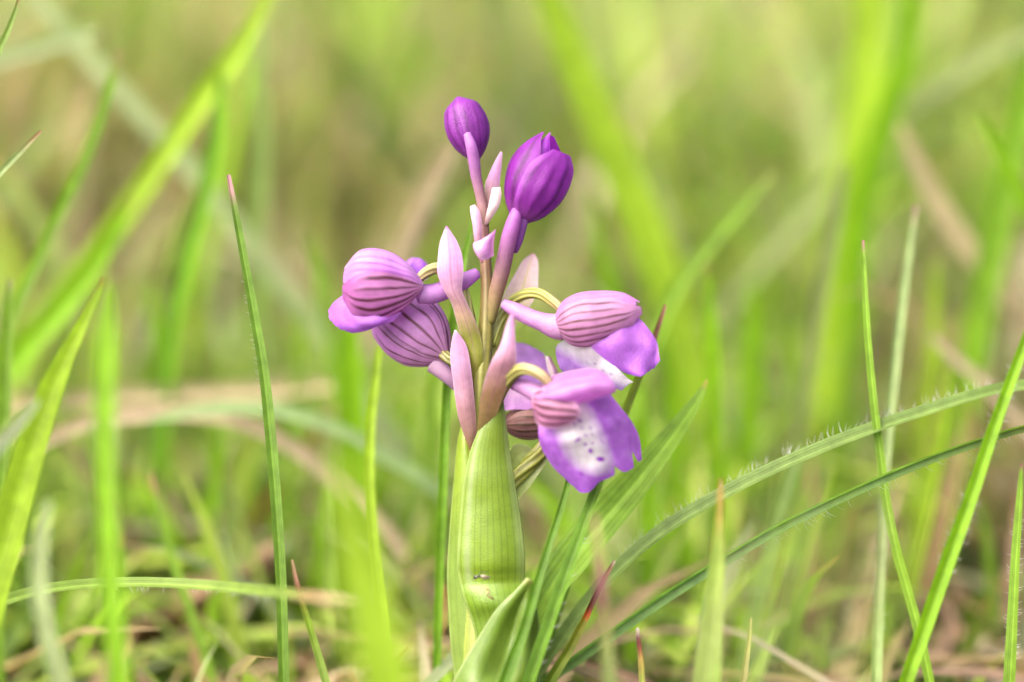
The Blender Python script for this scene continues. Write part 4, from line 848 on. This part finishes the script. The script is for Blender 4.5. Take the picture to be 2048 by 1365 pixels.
spart('sepal', b2, B, T + unit(B - T) * 26 * PX + rt * 14 * PX, e1, rt, R, R, 42, 70, bA, rad=1.04, prof=[.2, .62, .86, .98, 1.0, .97, .88, .62], taper=.45, groove=.035, ng=5)
spart('sepal', b2, B, T, e1, rt, R, R, -62, 62, bB, rad=.98, prof=[.15, .55, .80, .92, .95, .85, .62, .28], taper=.7, groove=.03, ng=4)
spart('sepal', b2, B, T, e1, rt, R, R, 165, 75, bB, rad=.97, prof=[.15, .55, .80, .92, .95, .85, .62, .28], taper=.7)
spart('petal', b2, B, T + unit(T - B) * 4 * PX, e1, rt, R * .8, R * .8, -10, 50, budcol((175, 60, 205), (130, 30, 160), 3, .2, .1), rad=.8, prof=[.15, .5, .75, .85, .85, .75, .5, .15], taper=.7)
tpart('ovary', [(1034, 420, -2.2), (1028, 442, -2.4), (1020, 470, -2.2), (1012, 505, -1.6), (1002, 550, -.6), (990, 595, .4), (980, 645, .8)], [12, 17, 19, 19, 19, 17, 12], [(0, (190, 110, 205)), (.25, (185, 120, 185)), (.5, (180, 135, 150)), (.75, (185, 155, 120)), (1, (150, 145, 70))], b2, 'bract')
tpart('spur', [(1046, 432, -1.4), (1042, 456, -1.2), (1036, 484, -1), (1030, 505, -.6)], [13, 11, 9, 5], [(0, (190, 115, 215)), (1, (180, 105, 200))], b2, 'petal')

# ------------------------------------------------------------------ the dead midge and the crumbs on the leaf
mp = V(962, 1155, -4.6)
mid_ = empty('midge', Vector(mp * S)); mid_['_w'] = mp.tolist(); tag(mid_, 'tiny dead black midge with clear wings stuck in the leaf dent', 'midge')
def mpart(name, pts, rads, c, mat='insect'):
    g = Geo(); geo_tube(g, [V(*p) for p in pts], np.array(rads) * PX, [(0, c), (1, c)], nl=12, nr=8); return g.build(name, mat, mid_)
DK = (45, 40, 35)
mpart('body', [(947, 1156, -4.3), (952, 1155, -4.7), (957, 1153, -4.8), (963, 1154, -4.7), (972, 1156, -4.5)], [1.5, 3.4, 2.4, 2.2, 1.0], DK)
for w_ in ([(960, 1152, -4.8), (968, 1153, -4.9), (982, 1154, -4.6)], [(960, 1155, -4.7), (970, 1156, -4.8), (980, 1158, -4.5)]):
    mpart('wing', w_, [.6, 3.0, .6], (150, 140, 110))
for l_ in ([(953, 1153, -4.6), (946, 1150, -4.6), (939, 1146, -4.4)], [(955, 1153, -4.6), (960, 1146, -4.8), (966, 1142, -4.6)], [(960, 1153, -4.6), (968, 1147, -4.8), (976, 1142, -4.6)], [(962, 1155, -4.6), (968, 1159, -4.6), (974, 1160, -4.5)], [(952, 1157, -4.5), (947, 1160, -4.4), (943, 1159, -4.3)]):
    mpart('leg', l_, [.7, .6, .4], DK)
cp = V(977, 1187, -5.9)
crumb = empty('insect_remains', Vector(cp * S)); crumb['_w'] = cp.tolist(); tag(crumb, 'reddish brown crumbs of insect remains on the leaf bulge', 'remains')
for pts in ([(973, 1176, -5.7), (976, 1180, -5.9), (980, 1183, -5.9)], [(979, 1186, -6), (976, 1189, -6), (974, 1193, -5.9)], [(977, 1194, -5.9), (983, 1196, -5.8), (989, 1199, -5.6)]):
    g = Geo(); geo_tube(g, [V(*p) for p in pts], np.array([1.4, 2.0, .8]) * PX, [(0, (135, 80, 45)), (1, (120, 70, 40))], nl=8, nr=6); g.build('fragment', 'insect', crumb)

for o in list(bpy.data.objects):
    if '_w' in o: del o['_w']
